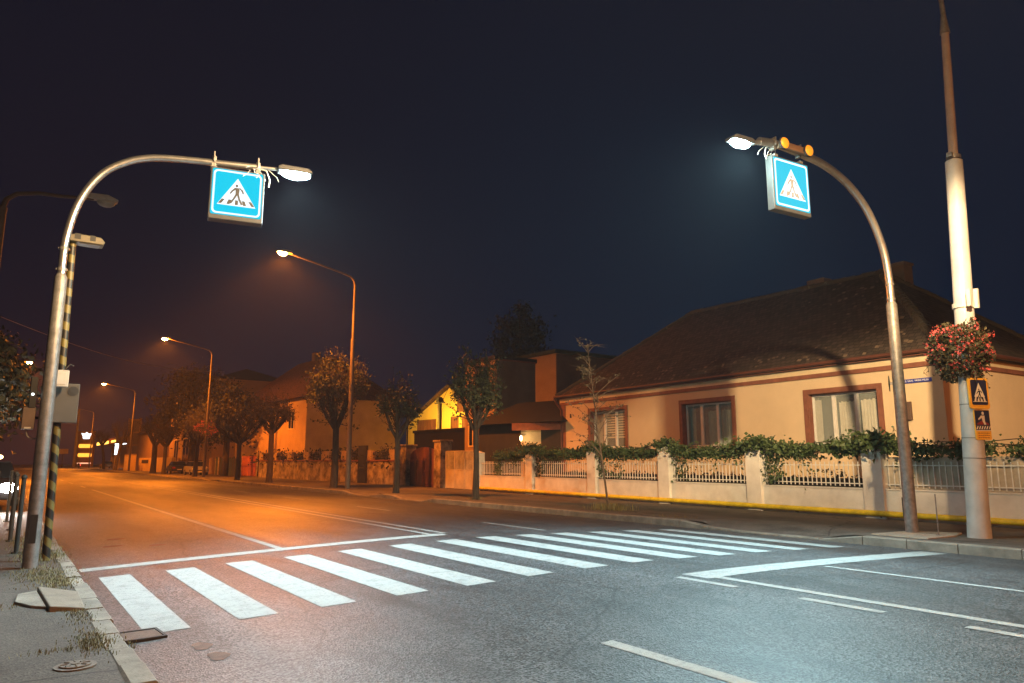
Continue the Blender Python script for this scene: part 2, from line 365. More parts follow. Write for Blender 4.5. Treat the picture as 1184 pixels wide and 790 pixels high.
b.add([(.50, 10.3, .2), (.88, 9.85, .17), (.86, 8.75, .165), (.55, 8.85, .2), (.50, 10.3, .1), (.88, 9.85, .1), (.86, 8.75, .1), (.55, 8.85, .1)],
      [(0, 1, 2, 3), (7, 6, 5, 4), (0, 4, 5, 1), (1, 5, 6, 2), (2, 6, 7, 3), (3, 7, 4, 0)])
tag(b.build('concrete_slab', mat('slab_concrete', (.22, .175, .135), .9, .2, 3, .3, 30), bevel=.012), 'tilted loose concrete slab lying against the left kerb', 'slab')
b = MB(); b.add([(.30, 10.0, .145), (.50, 10.2, .19), (.53, 8.95, .19), (.40, 9.1, .15), (.27, 9.5, .145)], [(0, 1, 2, 3, 4)])
b2 = MB(); vs = [(.30, 10.0), (.49, 10.15), (.53, 9.0), (.40, 9.15), (.27, 9.5)]
b2.prism(vs, lambda a, c, d: (a, c, d), .1, .176)
tag(b2.build('broken_paving', M_KERB, bevel=.01), 'cracked pale concrete piece beside the tilted slab', 'paving piece')
# asphalt repair patch on the left footway
ap = MB(); ap.add([(-3, 12.4, .165), (.5, 12.5, .165), (.55, 13.6, .165), (-3, 13.9, .165)], [(0, 1, 2, 3)])
# grass tufts
rg = random.Random(3)
def grass(name, spots, label):
    b = MB()
    for (x, y, z, rx, ry, n, h) in spots:
        for _ in range(n):
            px, py = x + rg.gauss(0, rx * .5), y + rg.gauss(0, ry * .5); hh = h * rg.uniform(.4, 1.1); a = rg.uniform(0, 6.28); l = rg.uniform(.2, .9) * hh
            w = .003 + hh * .02
            dx, dy = math.cos(a), math.sin(a)
            b.add([(px - dy * w, py + dx * w, z), (px + dy * w, py - dx * w, z), (px + dx * l * .4 + dy * w * .7, py + dy * l * .4 - dx * w * .7, z + hh * .65), (px + dx * l * .4 - dy * w * .7, py + dy * l * .4 + dx * w * .7, z + hh * .65), (px + dx * l, py + dy * l, z + hh)],
                  [(0, 1, 2, 3), (3, 2, 4)])
    return tag(b.build(name, M_GRASS), label, 'grass', kind='stuff')
grass('kerb_grass', [(.62, 11.6, .145, .35, 1.0, 1300, .035), (.75, 10.8, .145, .2, .6, 700, .035), (.78, 8.6, .145, .14, .7, 500, .028), (.78, 7.2, .145, .16, .45, 700, .03), (.98, 7.0, .12, .12, .3, 150, .03), (.5, 7.0, .145, .3, .1, 80, .04), (.7, 13.8, .145, .35, .9, 900, .06), (.6, 16, .145, .4, 2., 900, .06), (1.05, 8.1, .0, .02, .5, 60, .05), (.2, 9.3, .145, .3, .2, 60, .04)], 'short patchy grass growing along the left kerb')
grass('tree_base_grass', [(15.45, 16.45, .155, .5, .75, 420, .26)], 'tuft of grass round the foot of the thin young tree')
grass('verge_grass', [(14.75, 13.3, .155, .3, .6, 80, .1), (15.3, 24., .155, .3, .4, 90, .15), (15.3, 7.2, .155, .9, .3, 40, .06)], 'sparse weeds on the right pavement')
b = MB(); MBp = [(14.62, 7.9), (15.9, 7.75), (16.3, 6.9), (15.6, 6.72), (14.6, 6.8)]
b.prism(MBp, lambda a, c, d: (a, c, d), .1, .19); struct(b.build('concrete_pad', mat('pad_concrete', (.36, .30, .24), .9, .3, 3, .4, 20), bevel=.01))

# ------------------------------------------------------------------ pedestrian crossing pictogram
def rrect(w, h, r, n=6):
    pts = []
    for cx, cz, a in ((w / 2 - r, h / 2 - r, 0), (-w / 2 + r, h / 2 - r, 90), (-w / 2 + r, -h / 2 + r, 180), (w / 2 - r, -h / 2 + r, 270)):
        for i in range(n + 1): t = R(a + 90 * i / n); pts.append((cx + r * math.cos(t), cz + r * math.sin(t)))
    return pts
def man(b, mp, s, d0, d1, mi=0):
    """walking man, unit height about 1, centred"""
    c = [(-.03 + .06 * math.cos(t), .44 + .07 * math.sin(t)) for t in fr(0, 2 * math.pi, 14)[:-1]]
    polys = [c,
             [(-.11, .33), (.07, .33), (.11, .25), (.09, -.02), (-.07, -.02), (-.08, .2)],          # torso
             [(-.07, .0), (.03, -.02), (-.12, -.30), (-.25, -.52), (-.34, -.50), (-.18, -.25)],       # leg back
             [(.0, -.02), (.09, -.0), (.16, -.25), (.30, -.50), (.21, -.54), (.07, -.26)],           # leg front
             [(-.11, .33), (-.07, .24), (-.20, .12), (-.29, -.02), (-.35, .01), (-.26, .17)],          # arms
             [(.07, .33), (.20, .19), (.27, .04), (.33, .06), (.27, .23), (.12, .35)]]
    for p in polys: b.prism([(x * s, z * s) for x, z in p], mp, d0, d1, mi)
def zbars(b, mp, w, z0, h, d0, d1, mi=0):
    for i in range(5):
        x = (i - 2) * w * .205; sl = -(i - 2) * w * .042; hw = w * .037
        b.prism([(x - hw, z0), (x + hw, z0), (x + hw + sl, z0 + h), (x - hw + sl, z0 + h)], mp, d0, d1, mi)
M_ECYAN = emat('lit_blue_panel', (.0, .64, .90), 1.0); M_EWHITE = emat('lit_white', (.86, .95, 1), 1.25)
M_ECYAN2 = emat('lit_pale_blue_panel', (.03, .60, .82), 1.1); M_EWHITE2 = emat('lit_bright_white', (.80, .97, 1), 1.6)
M_PICT = mat('pictogram_black', (.02, .022, .03), .5, 0); M_PICT2 = mat('pictogram_grey', (.16, .17, .2), .5, 0)
M_HOUS = mat('sign_housing', (.045, .045, .05), .5, .2, 4)
def lit_sign(name, label, loc, rz, size, depth, cy, wh, pic, bothsides=False):
    t = thing(name, label, 'sign', loc, rz)
    s = size; b = MB(); b.box(-s / 2 - .03, s / 2 + .03, -depth / 2, depth / 2, -s / 2 - .08, s / 2 + .03); b.build('housing', M_HOUS, t, bevel=.015)
    for sg in ((-1, 1) if bothsides else (-1,)):
        mp = lambda a, z, d, sg=sg: (a * -sg, sg * (depth / 2 + d), z)
        f = MB(); f.prism(rrect(s, s, .03), mp, .0, .006, 0); fo = f.build('sign_face', cy, t)
        f = MB(); o = rrect(s * .955, s * .955, .07); i_ = rrect(s * .88, s * .88, .05); n = len(o)
        vs = [mp(x, z, .009) for x, z in o] + [mp(x, z, .009) for x, z in i_]
        f.add(vs, [(k, (k + 1) % n, (k + 1) % n + n, k + n) for k in range(n)])
        f.prism([(-.38 * s, -.28 * s), (.38 * s, -.28 * s), (0, .33 * s)], mp, .0062, .009); f.build('white_border', wh, fo)
        f = MB(); mp2 = lambda a, z, d, sg=sg: mp(a, z - .02 * s, d); man(f, mp2, s * .42, .0095, .012); zbars(f, mp, s * .8, -.255 * s, .10 * s, .0095, .0115); f.build('pictogram', pic, fo)
    return t

# ------------------------------------------------------------------ arch poles over the crossing
M_HOUS = mat('sign_housing', (.045, .045, .05), .5, .2, 4)
def arch_pole(name, label, loc, rz, zj, arc_pts, head_x, head_z, rb, rt, pw, hatch=True):
    t = thing(name, label, 'lamp pole', loc, rz)
    b = MB(); b.tube([(0, 0, -.05), (0, 0, zj)], [rb, rb * .88], 24); b.tube([(0, 0, zj - .02), (0, 0, zj + .05)], [rb * .88, rt * 1.1], 24); b.build('mast', M_GALV, t, True)
    b = MB(); b.tube([(0, 0, zj - .1)] + arc_pts, rt, 18); a = b.build('arm', M_CHROME, t, True)
    for dz in (.12, .45): b = MB(); b.tube([(-rt * 1.35, 0, zj + dz), (rt * 1.35, 0, zj + dz)], .018, 8); b.tube([(0, 0, zj + dz - .025), (0, 0, zj + dz + .025)], rt * 1.12, 18); b.build('clamp_band', M_GALV, t, True)
    if hatch:
        b = MB(); b.prism([(-.045, .35), (.045, .35), (.045, .75), (-.045, .75)], lambda q, z, d: (q + .01, -d, z), rb * .93, rb + .006); b.build('hatch', M_DARK, t)
    # LED head
    L = Matrix.Rotation(R(-6), 3, 'Y')
    hb = MB(); prof = [(-.28, .05), (-.2, .085), (.22, .075), (.3, .03), (.3, -.02), (-.28, -.02)]
    hb.prism(prof, lambda q, z, d: (q, d, z), -.13, .13); h = hb.build('luminaire', M_HOUS, t, bevel=.02, loc=(head_x, 0, head_z))
    lb = MB(); lb.ellipsoid((.03, 0, -.03), (.25, .115, .085), 18, 10); lens = lb.build('lens', E_LED, h)
    nb = MB(); nb.tube([(arc_pts[-1][0] - .05, 0, arc_pts[-1][2]), (head_x - .25, 0, head_z + .02)], rt * .55, 12); nb.build('spigot', M_CHROME, t, True)
    spot('crossing_lamp_light', t, (head_x, 0, head_z - .14), pw, LED if pw == P_LED else LED_R, 140, .9, .12, (R(-24) if pw == P_LED else R(6), R(-12 if pw == P_LED else -33), 0))
    return t
def curve_pts(ps, n=8):
    out = []
    for i in range(len(ps) - 1):
        p0 = ps[max(i - 1, 0)]; p1 = ps[i]; p2 = ps[i + 1]; p3 = ps[min(i + 2, len(ps) - 1)]
        for k in range(n):
            t = k / n
            q = [.5 * (2 * p1[j] + (p2[j] - p0[j]) * t + (2 * p0[j] - 5 * p1[j] + 4 * p2[j] - p3[j]) * t * t + (3 * p1[j] - p0[j] - 3 * p2[j] + p3[j]) * t ** 3) for j in (0, 1)]
            out.append((q[0], 0, q[1]))
    out.append((ps[-1][0], 0, ps[-1][1])); return out
AL = arch_pole('arch_pole', 'curved steel lamp pole on the left pavement, arching out over the road', (.49, 12.57, .14), R(-12), 4.28,
    curve_pts([(0, 4.3), (0.01, 4.9), (.13, 5.5), (.38, 5.98), (.70, 6.25), (1.08, 6.40), (1.6, 6.46), (2.2, 6.49), (2.75, 6.52)]), 3.32, 6.52, .098, .056, P_LED)
AR = arch_pole('arch_pole', 'curved steel lamp pole in front of the apricot house, arching to the left', (15.6, 7.56, .14), R(174), 4.89,
    curve_pts([(0, 4.9), (.02, 5.6), (.17, 6.25), (.58, 6.95), (1.18, 7.43), (1.88, 7.70), (2.6, 7.8), (3.4, 7.85), (3.9, 7.8)]), 4.42, 7.66, .125, .08, P_LED_R)
lit_sign('crossing_sign', 'square cyan backlit pedestrian crossing sign hanging from the left arch pole', (.53 + 2.37 * math.cos(R(-12)), 12.57 + 2.37 * math.sin(R(-12)), 6.10), R(-12), .80, .2, M_ECYAN, M_EWHITE, M_PICT)
lit_sign('crossing_sign', 'glaring pale blue pedestrian crossing sign under two amber beacons on the right arch pole', (15.6 - 3.12 * math.cos(R(6)), 7.56 + 3.12 * math.sin(R(6)), 7.14), R(-6), 1.02, .17, M_ECYAN2, M_EWHITE2, M_PICT2, True)
# hangers and cables (parts of the arch poles)
def hangers(t, xs, zt, zb, wires):
    for x in xs:
        b = MB(); b.box(x - .035, x + .035, -.05, .05, zt - .11, zt + .09); b.box(x - .012, x + .012, -.09, .09, zt - .02, zt + .16); b.box(x - .05, x + .05, -.07, .07, zb, zb + .05); b.build('hanger', M_GALV, t, bevel=.006)
    b = MB(); rg = random.Random(4)
    for k in range(wires):
        x = xs[-1] + rg.uniform(-.12, .12); p = [(x + rg.uniform(-.1, .1), -.05 + rg.uniform(-.06, .02), zt - .02)]
        for j in range(4): p.append((p[-1][0] + rg.uniform(-.09, .09), p[-1][1] + rg.uniform(-.04, .03), zt - .06 - .05 * j + rg.uniform(-.03, .03)))
        b.tube(p, .005, 6)
    b.tube([(xs[-1], 0, zt), (xs[-1] + .14, -.06, zt - .05), (xs[-1] + .2, -.05, zt - .2), (xs[-1] + .19, -.02, zt - .32)], .012, 6)
    b.build('cable', mat('white_cable', (.7, .7, .68), .5, 0), t, True)
hangers(AL, (2.02, 2.72), 6.5, 6.36, 4)
hangers(AR, (2.75, 3.5), 7.8, 7.55, 5)
t = thing('warning_beacons', 'pair of amber beacon lamps on a bar fixed to the right arch pole', 'beacon', (15.6 - 3.05 * math.cos(R(6)), 7.56 + 3.05 * math.sin(R(6)) - .12, 7.93), R(-6))
MB().box(-.42, .42, -.05, .05, -.07, .07).build('bar', mat('beacon_bar', (.22, .12, .07), .5, .2, 4), t, bevel=.01)
E_AMB = mat('amber_lens', (.7, .25, .02), .25, .3, 40, emit=(1, .36, .02), estr=.75)
for x in (-.37, .36):
    b = MB(); b.tube([(x, -.05, 0), (x, -.1, 0)], .125, 20); o = b.build('beacon_body', M_DARK, t, True)
    b = MB(); b.tube([(x, -.1, 0), (x, -.12, 0), (x, -.135, 0)], [.115, .1, .05], 20); b.build('lens', E_AMB, o, True)

# ------------------------------------------------------------------ striped lamp post and boxes at the left
def stripe_mat():
    m = bpy.data.materials.new('black_yellow_spiral'); m.use_nodes = True; nt = m.node_tree; b = nt.nodes['Principled BSDF']
    t = nt.nodes.new('ShaderNodeTexCoord'); s = nt.nodes.new('ShaderNodeSeparateXYZ'); nt.links.new(t.outputs['Object'], s.inputs[0])
    a = nt.nodes.new('ShaderNodeMath'); a.operation = 'ARCTAN2'; nt.links.new(s.outputs[1], a.inputs[0]); nt.links.new(s.outputs[0], a.inputs[1])
    d = nt.nodes.new('ShaderNodeMath'); d.operation = 'DIVIDE'; nt.links.new(a.outputs[0], d.inputs[0]); d.inputs[1].default_value = 2 * math.pi
    z = nt.nodes.new('ShaderNodeMath'); z.operation = 'MULTIPLY_ADD'; nt.links.new(s.outputs[2], z.inputs[0]); z.inputs[1].default_value = 3.6; nt.links.new(d.outputs[0], z.inputs[2])
    f = nt.nodes.new('ShaderNodeMath'); f.operation = 'FRACT'; nt.links.new(z.outputs[0], f.inputs[0])
    g = nt.nodes.new('ShaderNodeMath'); g.operation = 'GREATER_THAN'; nt.links.new(f.outputs[0], g.inputs[0]); g.inputs[1].default_value = .52
    x = nt.nodes.new('ShaderNodeMix'); x.data_type = 'RGBA'; nt.links.new(g.outputs[0], x.inputs[0]); x.inputs[6].default_value = (.018, .016, .014, 1); x.inputs[7].default_value = (.16, .125, .035, 1)
    nt.links.new(x.outputs[2], b.inputs['Base Color']); b.inputs['Roughness'].default_value = .45; return m
M_STRIPE = stripe_mat()
t = thing('striped_post', 'black and yellow striped post with a flat unlit lamp head, behind the left arch pole', 'lamp post', (.72, 13.35, .14))
b = MB(); b.tube([(0, 0, -.05), (-.09, 0, 5.05)], [.058, .05], 16); b.build('pole', M_STRIPE, t, True)
h = MB(); h.prism([(-.12, .0), (-.1, .11), (.12, .13), (.36, .12), (.42, .05), (.40, 0)], lambda q, z, d: (q, d, z), -.14, .14)
hh = h.build('lamp_head', mat('khaki_head', (.11, .09, .055), .5, .3, 5), t, bevel=.012, loc=(-.06, 0, 5.05))
b = MB(); b.prism(rrect(.3, .2, .03), lambda q, y, d: (q + .2, y, d), -.012, .001); b.build('lens', M_GREY, hh)
b = MB(); b.box(-.02, .07, -.143, .143, .04, .133); b.box(.2, .28, -.143, .143, .04, .133); b.build('black_band', M_BLACK, hh)
t = thing('junction_box', 'cream square electrical box on the striped post', 'box', (.63, 12.98, 2.9))
MB().box(-.12, .12, -.06, .08, -.12, .14).build('case', M_LGREY, t, bevel=.012)
MB().box(-.085, .085, -.068, -.06, -.09, .1).build('lid', M_LGREY, t, bevel=.004)
b = MB(); b.tube([(.05, 0, .14), (.12, 0, .24), (.17, .02, .22)], .012, 6); b.build('cable', M_DARK, t)
t = thing('sign_cabinet', 'grey rectangular cabinet with a round dark vent, hanging beside the striped post', 'cabinet', (.76, 13.25, 2.55))
MB().box(-.17, .17, -.05, .07, -.31, .31).build('case', mat('cabinet_grey', (.075, .065, .055), .6, .18, 3), t, bevel=.012)
b = MB(); b.tube([(.08, -.05, .19), (.08, -.058, .19)], .075, 20); b.tube([(.08, -.058, .19), (.08, -.062, .19)], .04, 16); b.build('vent', M_DARK, t)
b = MB(); b.tube([(-.13, .06, -.1), (-.25, .1, -.1)], .02, 8); b.build('bracket', M_GALV, t)
t = thing('control_box', 'brown control box strapped to the road-away side of the left arch pole with a cable', 'box', (.27, 12.72, 2.28))
MB().box(-.07, .09, -.09, .09, -.17, .15).build('case', mat('box_brown', (.13, .085, .06), .6, .25, 4), t, bevel=.01)
MB().box(-.03, .05, -.095, -.088, -.165, -.14).build('label_plate', M_LGREY, t)
b = MB(); b.tube(curve_pts([(-.0, -.17), (.02, -.27), (.1, -.31), (.2, -.26), (.27, -.12)]), .011, 6); b.build('cable', M_GREY, t, True)
b = MB(); b.box(.05, .2, -.02, .02, -.02, .02); b.build('strap', M_DARK, t)
t = thing('signal_lamp', 'slim black lamp housing with a tiny white light on the left arch pole', 'signal', (.30, 12.68, 2.62))
MB().box(-.04, .05, -.06, .06, -.2, .26).build('case', M_BLACK, t, bevel=.01)
b = MB(); b.ellipsoid((.0, -.07, .0), (.018, .012, .018)); b.build('indicator', emat('indicator_white', (.9, 1, .9), 5), t)
b = MB(); b.box(.05, .24, -.02, .02, -.03, .0); b.build('bracket', M_DARK, t)

# railing posts on the left footway
def railing(spots):
    pr = None
    for i, (px, py) in enumerate(spots):
        loc = (px, py, .14)
        lab = ['dark steel railing post closest to the left arch pole', 'dark steel railing post in the row behind the left arch pole'][i > 0]
        if pr is None:
            pr = thing('railing_post', lab, 'post', loc, 0, 'railing posts on the left pavement')
            b = MB(); b.tube([(0, 0, -.05), (0, 0, 1.22)], .034, 12); b.build('shaft', M_DARK, pr, True)
            b = MB(); b.ellipsoid((0, 0, 1.24), (.045, .045, .045)); b.build('cap', M_DARK, pr, True)
            b = MB(); b.tube([(0, 0, .0), (0, 0, .03)], .07, 12); b.build('base_plate', M_DARK, pr)
        else: clone(pr, loc, 0, lab)
railing([(.36, 14.6), (.30, 16.8), (.33, 19.5), (.0, 21), (-.08, 24.0), (.28, 22.2)])

# ------------------------------------------------------------------ street lamps (sodium)
def make_lamp(label, loc, rz, lit, H=11.9, arm=3.9, rise=.75, pw=P_SOD, mats=M_CONCPOLE, cat='street lamp', col=SODIUM, nadir=.3):
    t = thing('street_lamp', label, cat, loc, rz)
    b = MB(); b.tube([(0, 0, -.1), (0, 0, 8.2)], [.15, .115], 16); b.tube([(0, 0, 8.15), (0, 0, 8.3)], .125, 16); b.build('mast', mats, t, True)
    b = MB(); b.tube([(0, 0, 8.2), (0, 0, H - .5)] + [(-.08, 0, H - .2), (-.3, 0, H), (-.8, 0, H + .13), (-arm * .6, 0, H + rise * .6), (-arm, 0, H + rise)], [.085, .075, .068, .06, .055, .05, .045], 12); b.build('arm', mats, t, True)
    h = MB(); h.prism([(.2, .04), (.1, .13), (-.35, .16), (-.62, .06), (-.62, 0), (.2, -.02)], lambda q, z, d: (q, d, z), -.15, .15); hd = h.build('luminaire', M_GREY, t, bevel=.02, loc=(-arm, 0, H + rise))
    b = MB(); b.ellipsoid((-.32, 0, -.04), (.24, .13, .15), 16, 10); b.build('lens', E_SOD if lit else M_GREY, hd, True)
    if lit: street_light('sodium_light', t, (-arm - .3, 0, H + rise - .22), pw, col, .14, nadir)
    return t
LAMPLAB = ['nearest lit sodium street lamp on the right pavement, beside the bushy round tree', 'second lit sodium street lamp down the right pavement, carrying a flower basket', 'third lit sodium street lamp down the right pavement, near the small yellow-walled kiosks', 'farthest lit sodium street lamp on the right pavement, by the glowing fuel station sign']
lp = make_lamp(LAMPLAB[0], (15.6, 37.4, .14), 0, True); lp['group'] = 'sodium street lamps along the right pavement'
for k, y in enumerate((71.5, 119.5, 178)): clone(lp, (15.6, y, .2), 0, LAMPLAB[k + 1])
bl = clone(lp, (15.6, -27, .14), 0, 'lit sodium street lamp on the right pavement, up the street behind the viewpoint')
for c in bl.children:
    if c.type == 'LIGHT': c.data = c.data.copy(); c.data.energy = P_SOD * 2.2
lu = make_lamp('unlit street lamp arching over the road at the far left edge', (-.62, 23, .14), R(180), False, 8.75, 2.1, .25, mats=mat('rusty_pole', (.045, .024, .018), .7, .3, 4))
ll = make_lamp('lit sodium street lamp glowing through the dark trees at the far left', (-.9, 84, .14), R(180), True, 10.6, 2.0, .5)
# lamp that lights the near pavement, standing behind the viewer on the left footway
ln_ = make_lamp('lit sodium street lamp on the left pavement behind the viewpoint', (.35, -1.6, .14), R(180 + 24), True, 8.9, 6.1, .6, P_NEAR, col=SODIUM_NEAR, nadir=.05)

# ------------------------------------------------------------------ white pole with baskets and signs
t = thing('utility_pole', 'thick white painted pole with a thinner top, on the right kerb', 'pole', (15.81, 6.38, .14))
b = MB(); b.tube([(0, 0, -.05), (0, 0, .35), (0, 0, 7.85)], [.215, .20, .165], 28); t.rotation_euler = (R(2.2) * .58, R(2.2) * .815, 0); b.build('lower_shaft', M_WHITEPOLE, t, True)
b = MB(); b.tube([(0, 0, 7.8), (0, 0, 7.95), (0, 0, 10.9)], [.105, .092, .078], 20); b.build('upper_shaft', mat('reddish_grey_paint', (.36, .27, .235), .6, .15, 3), t, True)
b = MB(); b.tube([(0, 0, 10.85), (-.02, 0, 11.3), (-.12, .02, 12.2), (-.5, .05, 13.2)], [.10, .05, .045, .04], 12); b.build('arm', M_GALV, t, True)
b = MB(); b.tube([(0, 0, 7.9), (0, 0, 7.98)], .14, 20); b.box(-.22, -.12, -.05, .05, 7.9, 8.0); b.tube([(.1, 0, 7.95), (.25, 0, 7.96)], .015, 8); b.build('clamp_band', M_GALV, t)
b = MB(); b.tube([(0, 0, 4.62), (0, 0, 4.72)], .21, 24); b.box(-.3, -.2, -.25, -.18, 4.6, 4.95); b.box(-.02, .04, -.28, -.2, 4.6, 5.0); b.build('collar', M_LGREY, t)
b = MB()
for z in (1.55, 1.95, 2.62): b.tube([(0, 0, z), (0, 0, z + .02)], .205 - z * .004, 24)
b.build('strap', M_GREY, t)
b = MB(); b.box(.2, .27, -.1, .02, .35, .95); b.build('cable_duct', mat('duct_brown', (.30, .17, .08), .7, .25, 4), t, bevel=.008)
M_SHADE = mat('faded_label', (.30, .52, .55), .7, .2, 6)
b = MB(); n = 8; vs = []
for z in (2.62, 2.95):
    for k in range(n): a = R(200 + 60 * k / (n - 1)); vs.append((.197 * math.cos(a), .197 * math.sin(a), z))
b.add(vs, [(k, k + 1, k + 1 + n, k + n) for k in range(n - 1)]); b.build('sticker', M_SHADE, t)
# two retroreflective signs facing traffic
M_SYEL = mat('sign_yellow', (.80, .42, .04), .45, .08, 5); M_SBLUE = mat('sign_navy', (.012, .02, .06), .4, .1, 5); M_SWHITE = mat('sign_white', (.72, .66, .56), .4, .08, 8)
t = thing('pedestrian_sign', 'dark blue crossing sign with yellow frame on the white pole, upper one', 'sign', (15.83, 6.15, 2.98), R(-24))
MP = lambda a, z, d: (a, -d, z)
b = MB(); b.prism(rrect(.46, .62, .05), MP, 0, .04); b.build('frame', M_SYEL, t, bevel=.006)
b = MB(); b.prism(rrect(.37, .50, .03), lambda a, z, d: MP(a, z + .02, d), .04, .044); p = b.build('panel', M_SBLUE, t)
b = MB(); b.prism([(-.165, -.17), (.165, -.17), (0, .21)], MP, .044, .047); b.build('triangle', M_SWHITE, p)
b = MB(); man(b, lambda a, z, d: MP(a, z - .01, d), .20, .047, .05); zbars(b, MP, .37, -.16, .09, .047, .0495); b.build('pictogram', M_PICT, p)
t = thing('school_sign', 'blue sign with a child figure and orange lettering strip on the white pole, lower one', 'sign', (15.87, 6.15, 2.36), R(-24))
b = MB(); b.prism(rrect(.36, .60, .03), MP, 0, .03); b.build('frame', M_SYEL, t, bevel=.004)
b = MB(); b.box(-.17, .17, -.034, -.03, -.02, .285); p = b.build('panel', M_SBLUE, t)
b = MB(); b.prism([(.015 + .028 * math.cos(q), .225 + .034 * math.sin(q)) for q in fr(0, 6.283, 12)[:-1]], MP, .034, .037)
for pl in ([(-.03, .18), (.05, .18), (.05, .05), (.0, .05)], [(-.03, .18), (.0, .15), (-.09, .09), (-.105, .11)], [(.0, .06), (.05, .06), (.075, -.0), (.03, -.0)]): b.prism(pl, MP, .034, .037)
b.build('pictogram', M_SWHITE, p)
b = MB(); b.prism([(-.15, -.0), (.15, -.0), (.12, .03), (.0, .09), (-.12, .03)], MP, .0345, .036); b.build('red_base', mat('sign_red', (.25, .03, .03), .5, .1, 5), p)
b = MB()
for k in range(6): x = -.165 + k * .057; b.prism([(x, -.09), (x + .025, -.09), (x + .055, -.03), (x + .03, -.03)], MP, .034, .037)
b.box(-.17, .17, -.036, -.034, -.125, -.108); b.build('hatching', M_SWHITE, t)
b = MB(); b.box(-.17, .17, -.032, -.03, -.105, -.022); b.build('dark_strip', M_SBLUE, t)
b = MB()
rg = random.Random(2)
for k in range(3):
    x = -.13
    while x < .12: w = rg.uniform(.02, .05); b.box(x, min(x + w, .14), -.033, -.03, -.175 - k * .045, -.16 - k * .045); x += w + .012
b.build('lettering', mat('faded_brown_lettering', (.30, .13, .03), .6, 0), t)

def basket(name, label, loc, rx, rz_, nl, nf, seed, polec=True):
    rg = random.Random(seed); t = thing(name, label, 'flower basket', loc)
    b = MB()
    for k in range(16):
        a = 2 * math.pi * k / 16; b.tube([(math.cos(a) * .42 * rx / .62, math.sin(a) * .42 * rx / .62, .1), (math.cos(a) * .38 * rx / .62, math.sin(a) * .38 * rx / .62, -.12)], .012, 5)
    b.tube([(math.cos(q) * .42 * rx / .62, math.sin(q) * .42 * rx / .62, .1) for q in fr(0, 6.283, 18)], .015, 6, cap=False); b.build('planter', M_DARK, t)
    def pt():
        while True:
            u = Vector((rg.gauss(0, 1), rg.gauss(0, 1), rg.gauss(0, 1))).normalized(); r_ = rg.uniform(.55, 1.) ** .6
            zz = u.z * rz_ * r_; taper = 1.0 if zz > -.1 else max(.45, 1 + zz * .75)
            w = 1 + .22 * noise.noise(u * 2.6 + Vector((seed, 0, 0)))
            p = Vector((u.x * rx * taper * r_ * w, u.y * rx * taper * r_ * w, zz * w))
            if math.hypot(p.x, p.y) > .2: return p
    b = MB()
    for _ in range(nl): b.leaf(pt(), rg.uniform(.05, .1), rg, 0, .4)
    for _ in range(40):
        p = pt(); q = p * 1.0; pts = [p]
        for j in range(3): q = q + Vector((p.x * .1 + rg.uniform(-.04, .04), p.y * .1 + rg.uniform(-.04, .04), -.08)); pts.append(q)
        b.tube(pts, .005, 3)
        for z in pts: b.leaf(z, .06, rg, 0, .5)
    b.build('foliage', leafmat('basket_leaf', (.05, .06, .022), (.11, .075, .03)), t)
    b = MB()
    for _ in range(nf):
        c = pt() * 1.06; s = rg.uniform(.018, .045)
        if c.z < -rz_ * .5 and rg.random() < .5: continue
        for k in range(9): b.leaf(c + Vector((rg.gauss(0, s), rg.gauss(0, s), rg.gauss(0, s * .6))), rg.uniform(.035, .06), rg, 0, -.3, .9)
    b.build('flowers', M_FLOWER, t)
    return t
basket('flower_basket', 'big ring of red geraniums round the white pole', (15.81, 6.38, 3.80), .57, .70, 4600, 190, 5)
basket('flower_basket', 'small ring of red flowers round the second sodium street lamp', (15.6, 71.5, 4.6), 1.15, .75, 1500, 170, 9)
t = thing('ground_stake', 'thin metal stake standing between the arch pole and the white pole', 'stake', (15.4, 6.95, .14))
b = MB(); b.tube([(0, 0, 0), (.0, 0, .85)], .012, 6); b.build('rod', M_GALV, t); MB().box(-.04, .04, -.04, .04, 0, .06).build('foot', M_GALV, t)

# ------------------------------------------------------------------ house plot frame
TH = math.atan(.055)
F0 = (18.9, 6.65, 0)
def plot(name, label, cat, off=(0, 0, 0)):
    c, s = math.cos(-TH), math.sin(-TH)
    return thing(name, label, cat, (F0[0] + off[0] * c - off[1] * s, F0[1] + off[0] * s + off[1] * c, off[2]), -TH)

# fence
fz = plot('garden_fence', 'long pale rendered fence wall with pillars and white bar panels before the apricot house', 'fence')
PIL = [3.5, 7.4, 11.35, 15.5, 20.1, 25.1]
b = MB(); b.box(.06, .26, -9, 25.3, -.1, .88); b.build('plinth_wall', M_FENCE, fz, bevel=.01)
b = MB(); b.box(.04, .28, -9, 25.3, .882, .92); b.build('wall_coping', M_FENCE, fz, bevel=.008)
for p in PIL + [-4.2]:
    w = .28
    b = MB(); b.box(-.04, .36, p - w, p + w, -.1, 2.06); b.add([(-.06, p - w - .02, 2.06), (.38, p - w - .02, 2.06), (.38, p + w + .02, 2.06), (-.06, p + w + .02, 2.06), (.16, p, 2.17)], [(0, 1, 4), (1, 2, 4), (2, 3, 4), (3, 0, 4), (3, 2, 1, 0)])
    b.build('pillar', M_FENCE, fz, bevel=.012)
edges = [-4.2] + PIL
for i in range(len(edges) - 1):
    a, e = edges[i] + .28, edges[i + 1] - .28; n = max(6, int((e - a) / .145)); b = MB()
    for k in range(n): y = a + (e - a) * (k + .5) / n; b.box(.145, .169, y - .011, y + .011, .96, 1.60 + .03)
    for z in (1.02, 1.52): b.box(.14, .174, a, e, z, z + .028)
    b.build('railing', M_RAIL, fz)
b = MB(); 
vs = []; n = 60
for k in range(n + 1):
    y = -3.9 + 7.05 * k / n; x = .2 + .02 * math.sin(k * .9) + .012 * math.sin(k * 2.3)
    vs += [(x, y, .925), (x + .02 * math.sin(k * .5), y, 1.3), (x, y, 1.75)]
